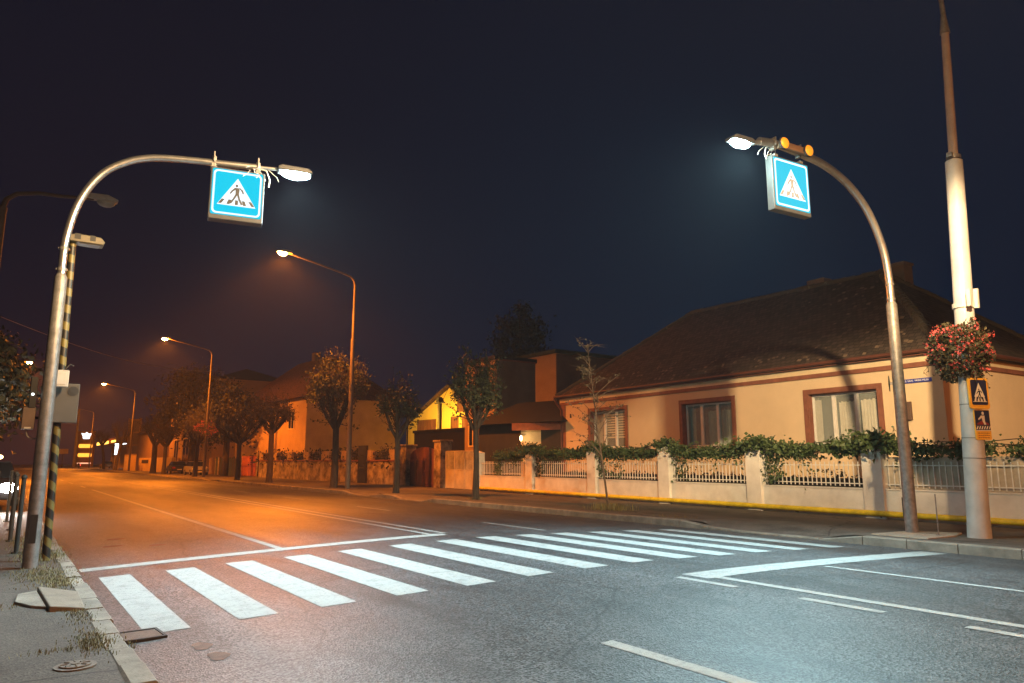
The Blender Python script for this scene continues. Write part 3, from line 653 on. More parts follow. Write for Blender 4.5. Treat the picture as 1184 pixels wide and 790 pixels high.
b.add(vs, [(k * 3 + j, k * 3 + 3 + j, k * 3 + 4 + j, k * 3 + 1 + j) for k in range(n) for j in (0, 1)])
b.build('privacy_sheet', mat('translucent_sheet', (.42, .34, .25), .45, .25, 2.), fz, True)
t = plot('gas_pipe', 'yellow gas pipe running along the foot of the fence wall', 'pipe')
b = MB(); b.tube([(-.07, 25.1, .28), (-.07, 12, .28), (-.07, -8, .28)], .075, 14); b.build('pipe', M_PIPE, t, True)
b = MB()
for y in fr(-7, 24, 12): b.box(-.06, .06, y - .02, y + .02, .17, .225)
b.build('bracket', M_GREY, t)
# number plate
def text_mesh(body, size, name, m, parent, loc, rot, ext=.003, sx=1.):
    cu = bpy.data.curves.new(name, 'FONT'); cu.body = body; cu.size = size; cu.extrude = ext; cu.align_x = 'CENTER'; cu.align_y = 'CENTER'
    o = bpy.data.objects.new(name, cu); COL.objects.link(o)
    dg = bpy.context.evaluated_depsgraph_get(); me = bpy.data.meshes.new_from_object(o.evaluated_get(dg)); bpy.data.objects.remove(o); bpy.data.curves.remove(cu)
    me.materials.clear(); me.materials.append(m); q = bpy.data.objects.new(name, me); COL.objects.link(q); q.parent = parent; q.location = loc; q.rotation_euler = rot; q.scale = (sx, 1, 1); return q
text_mesh('5', .17, 'house_number', mat('pale_number', (.62, .68, .70), .5, 0), fz, (.19, 3.5 - .284, 1.82), (R(90), 0, 0))

# climbing vine along the fence top
rg = random.Random(11); t = plot('climbing_vine', 'dark green creeper trailing along the top of the whole garden fence', 'vine')
b = MB(); st = MB()
for s in range(3):
    pts = [(.15 + .1 * math.sin(y * 1.3 + s), y, 2.0 + .12 * math.sin(y * .9 + s * 2) + s * .05) for y in fr(-6, 23.5, 110)]
    st.tube(pts, .012, 5)
def vz(y):
    d = min(abs(y - p) for p in PIL); return 2.02 + .19 * math.exp(-(d / .55) ** 2) + .08 * noise.noise((y * .7, 3, 0)) - .10 * (1 - math.exp(-(d / 1.2) ** 2))
for _ in range(62000):
    y = rg.uniform(-6, 23.2); dens = .55 + .6 * noise.noise((y * 1.1, 0, 7)); d = min(abs(y - p) for p in PIL)
    if y < 3 : dens = .25 + .5 * noise.noise((y * 1.4, 0, 9)) + .1
    if rg.random() > dens + .5 * math.exp(-(d / .6) ** 2): continue
    low = rg.random() < .10 and noise.noise((y * 1.7, 5, 0)) > .15
    z = vz(y) + rg.gauss(0, .105) - (abs(rg.gauss(0, .35)) if low else 0)
    if not low and noise.noise((y * 2.2, z * 4, 2)) < -.3: continue
    b.leaf((.14 + rg.gauss(0, .14), y, z), rg.uniform(.055, .115), rg, 0, .5, .85)
for p in (3.5, 7.4, 20.1):
    for _ in range(900 if p == 3.5 else 420):
        b.leaf((.1 + rg.gauss(0, .22), p + rg.gauss(.1, .45), 2.2 + rg.gauss(0, .13) - .15 * rg.random()), rg.uniform(.09, .17), rg, 0, .6, .85)
for p, n in ((6.75, 380), (19.4, 250), (15., 160), (14.0, 120), (10.6, 140), (23.0, 300)):
    for _ in range(n): b.leaf((.12 + rg.gauss(0, .08), p + rg.gauss(0, .2), rg.uniform(1.0, 2.0)), rg.uniform(.06, .12), rg, 0, .6, .85)
b.build('foliage', M_VINE, t); st.build('stem', M_TRUNK, t)

# ------------------------------------------------------------------ apricot house
H = plot('apricot_house', 'apricot rendered house with brown hipped tile roof and three red-framed street windows', 'house', (2.85, 2.88, 0))
# local x: away from street, y: along street (0 = right corner), z up
LEN, DEP, EAVE = 18.6, 10.2, 4.86
WIN = [(1.97, 4.41, 2.16, 3.87), (7.67, 10.21, 2.2, 3.92), (13.70, 16.18, 2.24, 3.96)]
w = MB(); xs0 = 0.; ys = [0.]
for a, e, z0, z1 in WIN: ys += [a, e]
ys.append(LEN)
for i in range(len(ys) - 1):
    a, e = ys[i], ys[i + 1]
    if i % 2 == 0: w.add([(0, a, 0), (0, e, 0), (0, e, EAVE - .05), (0, a, EAVE - .05)], [(0, 3, 2, 1)])
    else:
        z0, z1 = WIN[i // 2][2:]
        w.add([(0, a, 0), (0, e, 0), (0, e, z0), (0, a, z0)], [(0, 3, 2, 1)]); w.add([(0, a, z1), (0, e, z1), (0, e, EAVE - .05), (0, a, EAVE - .05)], [(0, 3, 2, 1)])
        w.add([(0, a, z0), (.3, a, z0), (.3, a, z1), (0, a, z1), (0, e, z0), (.3, e, z0), (.3, e, z1), (0, e, z1)], [(0, 1, 2, 3), (7, 6, 5, 4), (3, 2, 6, 7), (4, 5, 1, 0)])
w.add([(0, 0, 0), (DEP, 0, 0), (DEP, 0, EAVE - .05), (0, 0, EAVE - .05)], [(0, 1, 2, 3)])
w.add([(0, LEN, 0), (DEP, LEN, 0), (DEP, LEN, EAVE - .05), (0, LEN, EAVE - .05)], [(3, 2, 1, 0)])
w.add([(DEP, 0, 0), (DEP, LEN, 0), (DEP, LEN, EAVE - .05), (DEP, 0, EAVE - .05)], [(0, 1, 2, 3)])
w.build('wall', M_HOUSE, H)
b = MB(); b.box(-.05, -.002, -.05, LEN + .05, 4.40, 4.54); b.box(0, DEP, -.05, -.002, 4.40, 4.54); b.build('cornice_band', M_BRICKRED, H)
b = MB(); b.box(-.035, -.001, -.035, LEN + .035, 4.541, EAVE - .08); b.box(0, DEP, -.035, -.001, 4.541, EAVE - .08); b.build('frieze', M_CREAM, H)
b = MB(); b.box(-.03, -.002, LEN - .42, LEN + .01, 0, 4.398); b.build('corner_strip', M_BRICKRED, H)
b = MB(); b.box(-.04, -.0015, -.02, LEN - .43, 0, .75); b.build('plinth', M_GREYWALL, H)
b = MB(); b.box(-.02, .1, LEN - .9, LEN - .78, 3.75, 3.95); b.build('vent_slot', M_DARK, H)
OV = .17
r = MB(); A = [(-OV, -OV, EAVE), (-OV, LEN + OV, EAVE), (DEP + OV, LEN + OV, EAVE), (DEP + OV, -OV, EAVE)]
RX = DEP / 2 - .1; ZR_ = 8.95
r0 = (RX, 4.35, ZR_ - .1); r1 = (RX, LEN - 4.45, ZR_ + .05)
rv = A + [r0, r1] + [(x, y, z - .09) for x, y, z in A]
def roof_uv(co, n):
    if abs(n.x) > abs(n.y): return (co.y, math.hypot(co.x, co.z) if n.x < 0 else math.hypot(co.x - 10, co.z))
    return (co.x, math.hypot(co.y, co.z))
r.add(rv, [(0, 4, 5, 1), (1, 5, 2), (2, 5, 4, 3), (3, 4, 0), (0, 1, 7, 6), (1, 2, 8, 7), (2, 3, 9, 8), (3, 0, 6, 9), (6, 7, 8, 9)])
rg = random.Random(21)
for _ in range(420):     # slipped and pale tiles on the street slope
    yy = rg.uniform(.6, LEN - .6); tt = rg.random(); x = -OV + (RX + OV) * tt; lo = 4.35 * tt; hi = LEN - 4.45 * tt
    if not lo + .3 < yy < hi - .3: continue
    if tt > .25 and rg.random() < .55: continue
    z = EAVE + (ZR_ - .06 - EAVE) * tt + .012; s = rg.uniform(.05, .11); k = (ZR_ - EAVE) / (RX + OV)
    r.add([(x, yy, z), (x, yy + s * 1.4, z + rg.uniform(0, .02)), (x + s, yy + s * 1.4, z + s * k + .02), (x + s, yy, z + s * k + .01)], [(0, 1, 2, 3)], 1)
RF = r.build('roof', [M_ROOF, mat('pale_tile', (.16, .115, .08), .9, .4, 4)], H, uvfn=roof_uv)
b = MB(); rg = random.Random(8)
def ridge_row(p, q, step=.36, rr=.12):
    p, q = Vector(p), Vector(q); n = int((q - p).length / step); d = (q - p) / n
    for k in range(n):
        a = p + d * k; j = Vector((0, 0, rg.uniform(-.015, .025))); b.tube([a + j, a + d * 1.12 + j], [rr * rg.uniform(.9, 1.1), rr * .85], 8)
ridge_row(A[0], r0, .3, .17); ridge_row(A[1], r1); ridge_row(r0, r1); ridge_row(A[3], r0)
b.build('ridge_tiles', roof_mat('mossy_ridge', (.26, .23, .17), (.22, .23, .14)), RF, True)
b = MB(); b.box(-.165, -.04, -.0, LEN, EAVE - .125, EAVE - .095); b.build('soffit', M_BRICKRED, H)
b = MB(); b.tube([(-OV - .07, -OV - .1, EAVE - .02), (-OV - .07, LEN + OV + .05, EAVE - .02)], .06, 12); b.tube([(-OV, -OV - .07, EAVE - .03), (DEP, -OV - .07, EAVE - .03)], .075, 12)
b.build('gutter', mat('brown_gutter', (.10, .035, .022), .5, .2, 4), H, True)
b = MB(); b.tube([(-OV - .06, LEN + .25, EAVE - .08), (-.14, LEN + .1, EAVE - .4), (-.07, LEN - .15, EAVE - .7), (-.07, LEN - .15, .1)], .05, 10); b.build('downpipe', mat('brown_gutter', (.1, .035, .022)), H, True)
b = MB(); b.box(RX + .55, RX + 1.15, 3.75, 4.4, 7.2, 9.15); b.box(RX + .5, RX + 1.2, 3.7, 4.45, 9.15, 9.25); b.build('chimney', M_GREYWALL, H, bevel=.01)
b = MB(); b.box(RX + .3, RX + .9, 7.0, 7.8, 8.2, 9.3); b.build('chimney', M_GREYWALL, H, bevel=.01)
for wi, (a, e, z0, z1) in enumerate(WIN):
    tr = MB(); T = .14
    tr.box(-.05, -.001, a - .16, a, z0 - .1, z1 + .16); tr.box(-.05, -.001, e, e + .16, z0 - .1, z1 + .16); tr.box(-.05, -.001, a + .001, e - .001, z1, z1 + .16)
    tr.build('window_surround', M_BRICKRED, H)
    rv_ = MB(); rv_.box(-.001, .24, a + .001, a + .02, z0, z1); rv_.box(-.001, .24, e - .02, e - .001, z0, z1); rv_.box(-.001, .24, a + .021, e - .021, z1 - .02, z1 - .001); rv_.build('reveal', M_BRICKRED, H)
    f = MB(); x0, x1 = .17, .235; a2, e2 = a + .025, e - .025; zt = z1 - .025
    fw = .07
    f.box(x0, x1, a2, a2 + fw, z0, zt); f.box(x0, x1, e2 - fw, e2, z0, zt); f.box(x0, x1, a2 + fw, e2 - fw, zt - fw, zt); f.box(x0, x1, a2 + fw, e2 - fw, z0, z0 + fw)
    for q in (1 / 3, 2 / 3): y = a2 + (e2 - a2) * q; f.box(x0 - .01, x1, y - fw * .9, y + fw * .9, z0 + fw, zt - fw)
    win = f.build('window', M_WINFRAME, H, bevel=.006)
    for q in range(3):
        ya = a2 + (e2 - a2) * q / 3 + fw * .8; yb = a2 + (e2 - a2) * (q + 1) / 3 - fw * .8
        g_ = MB(); g_.add([(.2, ya, z0 + fw), (.2, yb, z0 + fw), (.2, yb, zt - fw), (.2, ya, zt - fw)], [(3, 2, 1, 0)]); g_.build('pane', M_GLASS, win)
    s_ = MB(); s_.box(-.12, .17, a - .05, e + .05, z0 - .05, z0); s_.build('window_sill', M_LGREY, win)
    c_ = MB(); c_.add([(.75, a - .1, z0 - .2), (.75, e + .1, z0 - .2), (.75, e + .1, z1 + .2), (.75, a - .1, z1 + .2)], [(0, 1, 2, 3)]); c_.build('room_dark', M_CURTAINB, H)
    c_ = MB()
    def drape(y0_, y1_, top, m=0):
        n = 40; vs = []
        for k in range(n + 1):
            y = y0_ + (y1_ - y0_) * k / n; x = .36 + .03 * math.sin(k * 1.25) + .01 * math.sin(k * 2.9); vs += [(x, y, z0 + .01), (x, y, top + .02 * math.sin(k * .8))]
        c_.add(vs, [(2 * k, 2 * k + 2, 2 * k + 3, 2 * k + 1) for k in range(n)])
    if wi == 0: drape(a, a + .78, z1 - .28); drape(a + .85, a + 1.55, z1 - .3); drape(a + 2.2, e - .02, z1 - .2)
    elif wi == 1: drape(a, a + .8, z1 - .3); drape(a + .85, a + 1.5, z1 - .32); drape(e - .35, e - .1, z1 - .2)
    else: drape(e - .8, e, z1 - .1)
    cm = [M_CURTAIN, mat('green_curtain', (.28, .36, .27), .9, .15, 5), mat('tan_curtain', (.30, .22, .14), .9, .1, 5)][wi]
    c_.build('curtain', cm, win, True)
    if wi == 2:
        bl = MB()
        for k in range(10): bl.box(.3, .305, a + .1, e - .85, z0 + .45 + k * .115, z0 + .52 + k * .115)
        bl.build('blind', M_CREAM, win)
    if wi == 1:
        pp = MB()
        for y in (a + .95, a + 1.2): pp.tube([(.28, y, z0 + .02), (.28, y, z0 + .16)], [.05, .07], 10)
        pp.build('flower_pot', M_LGREY, win, True)
t = plot('street_name_sign', 'blue enamel street name plate on the apricot house corner', 'sign', (2.85, 3.72, 4.0))
b = MB(); b.box(-.03, -.012, -.55, .45, -.062, .062); b.build('plate', mat('enamel_blue', (.02, .04, .30), .35, .05, 5), t, bevel=.004)
text_mesh('B-DUL GRAL. VASILE MILEA', .085, 'lettering', mat('enamel_white', (.75, .75, .75), .4, 0), t, (-.033, -.05, 0), (R(90), 0, R(-90)), .002, .82)
t = plot('meter_box', 'brown meter box on the apricot house wall behind the arch pole', 'box', (2.85, 4.0, 3.12))
MB().box(-.1, 0, -.18, .24, -.27, .27).build('case', mat('meter_brown', (.10, .06, .045), .6, .2, 4), t, bevel=.01)
MB().box(-.108, -.1, -.13, .19, -.2, .2).build('door', mat('meter_brown', (.1, .06, .045)), t)
t = thing('arrow_sign', 'small dark diamond sign seen edge-on behind the arch pole', 'sign', (15.52, 7.72, 3.3), R(30))
b = MB(); b.prism([(-.16, 0), (0, -.17), (.16, 0), (0, .17)], MP, -.008, .008); b.build('plate', mat('sign_back_green', (.05, .07, .05), .6, .2, 5), t)
b = MB(); b.box(-.02, .02, -.14, -.01, -.03, .03); b.build('bracket', M_GALV, t)
# garden things behind the fence
t = plot('garden_hedge', 'low dark plants in the front garden behind the white bars', 'hedge', (1.3, 0, 0)); rg = random.Random(31)
b = MB()
for _ in range(3500):
    y = rg.uniform(3.5, 19); top = 1.22 + .14 * noise.noise((y * 1.3, 1, 0)) + (.25 if abs(y - 5.6) < .35 else 0)
    b.leaf((rg.gauss(0, .18), y, rg.uniform(.2, top)), rg.uniform(.07, .14), rg, 0, .2)
b.build('foliage', M_DLEAF, t)
b = MB(); b.box(-.25, .25, 3.4, 19.2, 0, 1.14); b.build('planting_box', mat('dark_planter', (.02, .018, .015), .9, .3, 3), t)
t = plot('terrace', 'paved front garden strip between the fence and the house', 'paving', (0, 0, 0)); 
MB().box(.3, 3.0, -8, 26, -.05, .12).build('slab', M_KERB, t)

# ------------------------------------------------------------------ trees
def pollard(name, label, loc, H_, cr, zf, seed, nl, lm=M_LEAF, rt=.16, spread=1., group=None, lean=(0, 0), twigs=150, lsize=.15, lop=1.):
    rg = random.Random(seed); t = thing(name, label, 'tree', loc, 0, group)
    tr = MB(); top = Vector((lean[0], lean[1], zf))
    tr.tube([(0, 0, -.1), (0, 0, .12), (lean[0] * .3 + .03, lean[1] * .3, zf * .45), top + Vector((0, 0, .1))], [rt * 1.45, rt * 1.1, rt * .92, rt * .85], 14)
    tr.build('trunk', M_TRUNK, t, True)
    lb = MB(); tips = []
    nlimb = rg.randint(5, 7)
    for k in range(nlimb):
        a = 2 * math.pi * k / nlimb + rg.uniform(-.4, .4); r_ = cr * rg.uniform(.35, .62) * spread; z1 = zf + (H_ - zf) * rg.uniform(.28, .5)
        p0 = top - Vector((0, 0, rg.uniform(0, .2))); p1 = p0 + Vector((math.cos(a) * r_ * .5, math.sin(a) * r_ * .5, (z1 - zf) * .4)); p2 = top + Vector((math.cos(a) * r_, math.sin(a) * r_, z1 - zf))
        lb.tube([p0, p1, p2], [rt * .62, rt * .48, rt * .5], 8); lb.ellipsoid(p2, (rt * .62, rt * .62, rt * .55), 8, 5); tips.append(p2)
        if rg.random() < .6:
            q = p1 + Vector((math.cos(a + .9) * r_ * .55, math.sin(a + .9) * r_ * .55, (z1 - zf) * .55)); lb.tube([p1, q], [rt * .4, rt * .3], 7); tips.append(q)
    tips.append(top + Vector((0, 0, .3)))
    lf = MB(); tw = MB(); C = top + Vector((0, 0, (H_ - zf) * .45)); RV = Vector((cr, cr, (H_ - zf) * .58))
    per = nl / twigs
    for k in range(twigs):
        p = rg.choice(tips); d = Vector((rg.gauss(0, .75), rg.gauss(0, .75), rg.gauss(.75, .6)));
        d = (d + (p - top).normalized() * .45).normalized()
        # length to crown envelope
        L = .2
        while L < 3.5:
            q = p + d * L - C; w = 1 + .3 * noise.noise(d * 2.2 + Vector((seed * 3.1, 0, 0)))
            if (q.x / RV.x) ** 2 + (q.y / RV.y) ** 2 + (q.z / RV.z) ** 2 > w * w: break
            L += .1
        L *= rg.uniform(.65, 1.08)
        mid = p + d * L * .5 + Vector((rg.gauss(0, .06), rg.gauss(0, .06), .05)); e = p + d * L + Vector((0, 0, .1 * L))
        tw.tube([p, mid, e], [.022, .014, .006], 4)
        for j in range(int(per * rg.uniform(.3, 1.7))):
            s = rg.uniform(.25, 1.05); c = (p.lerp(mid, s * 2) if s < .5 else mid.lerp(e, s * 2 - 1))
            lf.leaf(c + Vector((rg.gauss(0, .09), rg.gauss(0, .09), rg.gauss(0, .09))), lsize * rg.uniform(.6, 1.2), rg, 0, .3)
    lb.build('limbs', M_TRUNK, t, True); tw.build('twigs', M_TRUNK, t); lf.build('crown', lm, t)
    return t
GT = 'pollarded trees along the right pavement'
pollard('street_tree', 'round-headed pollarded tree in front of the white sheet gate', (15.3, 23.95, .15), 5.75, 1.2, 2.75, 1, 2600, rt=.125, group=GT, lean=(.05, .1))
pollard('street_tree', 'sparse upright pollarded tree in front of the arched wooden gate', (15.2, 30.7, .15), 5.3, 1.05, 2.6, 2, 1300, rt=.14, group=GT)
pollard('street_tree', 'big full pollarded tree just left of the nearest sodium lamp post', (15.4, 38.9, .15), 7.4, 1.95, 3.3, 3, 5200, rt=.20, group=GT, twigs=240)
pollard('street_tree', 'dense broad pollarded tree before the stained wall by the orange gate', (15.3, 50.5, .15), 6.0, 1.6, 3.4, 4, 2600, rt=.21, group=GT, lm=M_LEAF2, twigs=240)
pollard('street_tree', 'Y-forked pollarded tree with thin bristling twigs left of the orange gate', (15.3, 58.7, .15), 6.2, 2.1, 3.0, 5, 800, rt=.2, group=GT, lm=M_LEAF2, spread=1.6, twigs=240)
pollard('street_tree', 'leafy pollarded tree just left of the basket lamp post', (15.3, 73.8, .15), 6.3, 1.9, 3.0, 6, 2200, rt=.22, group=GT, lm=M_LEAF2)
pollard('street_tree', 'small bristly tree second left of the basket lamp post', (15.3, 90, .15), 6.2, 1.7, 3.2, 7, 1600, rt=.22, group=GT, lm=M_LEAF2)
pollard('street_tree', 'stout bristly pollarded tree by the low yellow wall', (15.3, 97, .15), 7.2, 2.1, 3.4, 8, 2000, rt=.34, group=GT, lm=M_LEAF2)
pollard('street_tree', 'leaning bare dark tree beside the yellow kiosks', (15.3, 132, .15), 8.4, 2.2, 4.2, 9, 260, rt=.24, group=GT, lean=(.5, .3), lm=M_LEAF2)
pollard('street_tree', 'bent bare dark tree in front of the fuel station', (15.3, 148, .15), 7.4, 1.7, 4.4, 10, 160, rt=.24, group=GT, lean=(-.6, .2), lm=M_LEAF2)
def big_tree(name, label, loc, H_, rx, rz_, seed, nl, lm, zc, lsize=.3, rt=.3, ry=None):
    rg = random.Random(seed); t = thing(name, label, 'tree', loc); ry = ry or rx
    tr = MB(); tr.tube([(0, 0, -.1), (.05, 0, zc * .5), (0, .1, zc), (0, 0, H_ * .85)], [rt * 1.3, rt, rt * .7, rt * .1], 10)
    for k in range(9):
        a = rg.uniform(0, 6.28); z = zc * rg.uniform(.6, 1.2); tr.tube([(0, 0, z), (math.cos(a) * rx * .4, math.sin(a) * ry * .4, z + rz_ * .35), (math.cos(a) * rx * .8, math.sin(a) * ry * .8, z + rz_ * .5)], [rt * .45, rt * .25, rt * .06], 6)
    tr.build('trunk', M_TRUNK, t, True)
    lf = MB(); clumps = []
    for _ in range(70):
        u = Vector((rg.gauss(0, 1), rg.gauss(0, 1), rg.gauss(0, 1))).normalized() * rg.uniform(.35, 1) ** .5
        clumps.append((Vector((u.x * rx, u.y * ry, zc + u.z * rz_)), rg.uniform(.25, .5) * min(rx, rz_)))
    for _ in range(nl):
        c, s = rg.choice(clumps); lf.leaf(c + Vector((rg.gauss(0, s * .5), rg.gauss(0, s * .5), rg.gauss(0, s * .4))), lsize * rg.uniform(.6, 1.3), rg, 0, .4)
    lf.build('crown', lm, t); return t
big_tree('broadleaf_tree', 'tall dark broadleaf tree in front of the two-storey house', (18.3, 91, .1), 13.2, 4.4, 4.0, 1, 7500, M_LEAF2, 8.2, .36)
big_tree('broadleaf_tree', 'dark leaning broadleaf tree right of the basket lamp post', (18.9, 77.5, .1), 9.5, 2.6, 3.4, 2, 4200, M_DLEAF, 6.2, .32)
big_tree('conifer', 'black conifer silhouette standing behind the flat-roofed block', (34.5, 47.2, .1), 15, 2.2, 4.6, 3, 5200, leafmat('needle_black', (.010, .012, .008), (.018, .018, .010)), 10.0, .3)
for k, (x, y, h, r_, lab) in enumerate(((-1.6, 27, 6.2, 2.0, 'dark street tree nearest the left railing'), (-1.4, 35, 7.2, 2.0, 'second dark tree behind the left railing, with the lamp glowing through it'), (-2.4, 45, 7.6, 2.6, 'third dark tree behind the left railing'), (-2.8, 60, 8.5, 2.8, 'farthest dark tree at the left edge of the road'))):
    big_tree('left_street_tree', lab, (x, y, .1), h, r_, h * .32, 20 + k, 4200, M_LEAF2, h * .62, .24, .16).name = 'roadside_tree' if k == 0 else 'roadside_tree.%03d' % k
# thin young tree
t = thing('young_tree', 'thin leafless young tree with a pale trunk at the kerb before the apricot house', 'tree', (15.45, 16.55, .14)); rg = random.Random(14)
b = MB(); tr_p = [Vector((0, 0, -.05)), Vector((-.12, .05, 1.1)), Vector((-.3, .05, 2.2)), Vector((-.55, 0, 3.6)), Vector((-.78, 0, 5.2))]
b.tube(tr_p, [.036, .031, .025, .016, .005], 10); b.build('trunk', M_TWIG, t, True)
b = MB(); lf = MB()
for k in range(46):
    s = rg.uniform(.35, .95) * 4; i = int(min(s, 3.99)); p = tr_p[i].lerp(tr_p[i + 1], s - i); a = rg.uniform(0, 6.28); L = rg.uniform(.5, 1.3) * (1.25 - s / 5)
    q = p + Vector((math.cos(a) * L * .55, math.sin(a) * L * .55, L * .5)); e = q + Vector((math.cos(a + rg.uniform(-.5, .5)) * L * .45, math.sin(a) * L * .4, L * rg.uniform(-.15, .35)))
    b.tube([p, q, e], [.012, .008, .003], 5)
    for j in range(5):
        z = q.lerp(e, rg.random()); e2 = z + Vector((rg.gauss(0, .18), rg.gauss(0, .18), rg.uniform(-.05, .25))); b.tube([z, e2], [.005, .002], 4)
        for _ in range(3):
            if rg.random() < .75: lf.leaf(z.lerp(e2, rg.random()), rg.uniform(.05, .09), rg, 0, .6)
b.build('branches', M_TWIG, t, True); lf.build('leaves', M_LEAF2, t)

# ------------------------------------------------------------------ gates and walls further along
def ang_thing(name, label, cat, p, q):
    p, q = Vector(p), Vector(q); d = q - p; t = thing(name, label, cat, (p.x, p.y, 0), math.atan2(d.y, d.x)); return t, d.length   # local x runs from p to q; -y... street side is +y
# sheet metal gate between the fence and the arched gate
t = plot('sheet_gate', 'weathered pale sheet metal gate at the left end of the garden fence', 'gate', (.1, 25.45, 0))
b = MB(); b.box(0, .05, .02, 3.3, .2, 1.15); b.build('lower_panel', M_PALEGATE, t)
b = MB(); b.box(.005, .045, .02, 3.3, 1.19, 2.15); b.build('upper_panel', M_SHEET, t)
b = MB()
for y in (0, 1.1, 2.2, 3.28): b.box(-.02, .06, y, y + .05, .14, 2.2)
for z in (.16, 1.15, 2.16): b.box(-.015, .055, 0, 3.33, z, z + .04)
b.build('gate_frame', M_PALEGATE, t)
t = plot('arched_gate', 'red-brown arched double wooden gate between two stone pillars', 'gate', (-.0, 29.9, 0))
for y in (-1.05, 3.75):
    b = MB(); b.box(-.2, .5, y, y + .85, -.1, 2.55 if y > 0 else 2.72); b.box(-.26, .56, y - .06, y + .91, 2.552 if y > 0 else 2.722, 2.66 if y > 0 else 2.83); b.build('pillar', M_STONE, t, bevel=.02)
for sgn in (0, 1):
    b = MB(); y0, y1 = -.2 + 1.98 * sgn, 1.76 + 1.98 * sgn
    b.prism([(y0, .15)] + [(y1, .15)] + [(y, 1.85 + .62 * math.sqrt(max(0, 1 - ((y - 1.77) / 2.0) ** 2))) for y in fr(y1, y0, 14)], lambda q, z, d: (d, q, z), .1, .16); lf_ = b.build('gate_leaf', M_WOOD, t)
    b = MB()
    for z in (.3, 1.0, 1.65): b.box(.07, .098, y0 + .05, y1 - .05, z, z + .1)
    for y in (y0 + .05, (y0 + y1) / 2, y1 - .15): b.box(.072, .0975, y, y + .09, .2, 1.8)
    b.build('rail', M_WOOD, lf_)
t = thing('stone_wall', 'stained plastered garden wall with low piers left of the arched gate', 'wall', (20.75, 40.9, 0), math.atan2(28.5, -.75))
# local x runs away along the street, local +y points to the street
WL = 28.5
b = MB(); b.box(0, WL, -.3, 0, -.1, 1.62); b.build('wall_body', M_STONE, t, bevel=.01)
b = MB(); b.box(0, WL, -.36, .06, 1.622, 1.72); b.build('coping', M_BRICKRED, t)
for x in fr(1.5, WL - .6, 7): b = MB(); b.box(x - .55, x + .55, -.33, .03, 1.722, 2.38); b.build('pier', mat('tan_pier', (.34, .25, .16), .9, .25, 2), t, bevel=.015)
b = MB(); pcs = fr(1.5, WL - .6, 7)
for i in range(len(pcs) - 1):
    for z in (1.86, 2.04, 2.22): b.box(pcs[i] + .55, pcs[i + 1] - .55, -.2, -.16, z, z + .05)
b.build('rails', M_DARK, t)
b = MB(); b.box(5.2, 6.5, -.02, .12, 0, 2.7); b.build('dark_door', M_BLACK, t)
t = thing('orange_gate', 'orange-red sheet metal double gate between the wall and the Y-forked tree', 'gate', (20.0, 70.0, 0), math.atan2(30, -.9))
for s in (0, 1.4): b = MB(); b.box(s * 1.75, s * 1.75 + 2.4, -.08, -.02, .2, 2.1); lf_ = b.build('gate_leaf', M_ORGATE, t); b = MB(); [b.box(s * 1.75 + .05 + k * .4, s * 1.75 + .1 + k * .4, -.019, .01, .2, 2.1) for k in range(6)]; b.box(s * 1.75, s * 1.75 + 2.4, -.015, .015, 1.1, 1.18); b.build('rib', mat('dark_orange', (.22, .05, .02), .6, .2, 3), lf_)
for x in (-.5, 4.9): MB().box(x, x + .45, -.3, .1, -.1, 2.45).build('post', M_STONE, t)
t = thing('board_fence', 'green and brown board fence with pale patches left of the Y-forked tree', 'fence', (19.9, 75.6, 0), math.atan2(30, -.6))
b = MB(); cols = [mat('board_green', (.06, .085, .07), .7, .3, 3), mat('board_pale', (.40, .33, .2), .8, .3, 3), mat('board_brown', (.10, .065, .04), .8, .3, 3)]
rg = random.Random(5); x = 0
for k in range(26): w_ = rg.uniform(.25, .6); b.box(x, x + w_ - .02, -.06, 0, .1, rg.choice((1.9, 2.0, 2.1)), [0, 0, 1, 2, 2][rg.randint(0, 4)]); x += w_
b.build('boards', cols, t); b = MB(); b.box(0, x, -.12, -.07, .5, .6); b.box(0, x, -.12, -.07, 1.5, 1.6); b.build('rail', M_DARK, t)
t = thing('picket_fence', 'brown picket fence in front of the two-storey house', 'fence', (19.5, 86.6, 0), math.atan2(30, -.2))
b = MB(); [b.box(k * .45, k * .45 + .3, -.05, 0, .3, 1.75) for k in range(38)]; b.build('pickets', mat('board_brown', (.1, .065, .04)), t)
b = MB(); [b.box(k * 3.4, k * 3.4 + .3, -.15, .05, 0, 2.0) for k in range(6)]; b.build('post', M_TANWALL, t); b = MB(); b.box(0, 17, -.1, 0, 0, .3); b.build('base', M_KERB, t)
# shrubs behind the stone wall
t = thing('wall_shrubs', 'dark shrubs and creeper showing above the stained garden wall', 'shrubs', (21.6, 42, 0), math.atan2(30, -.9)); rg = random.Random(6); b = MB()
for _ in range(5200):
    x = rg.uniform(0, 30); hh = 2.3 + .9 * noise.noise((x * .5, 2, 0)) + .4 * noise.noise((x * 1.7, 4, 0)); b.leaf((x, rg.gauss(0, .5), rg.uniform(1.2, max(1.5, hh))), rg.uniform(.14, .3), rg, 0, .2)
b.build('foliage', M_DLEAF, t)
b = MB(); [b.tube([(x, 0, 0), (x + .1, .1, 1.6)], .04, 6) for x in fr(1, 29, 14)]; b.build('stems', M_TRUNK, t)

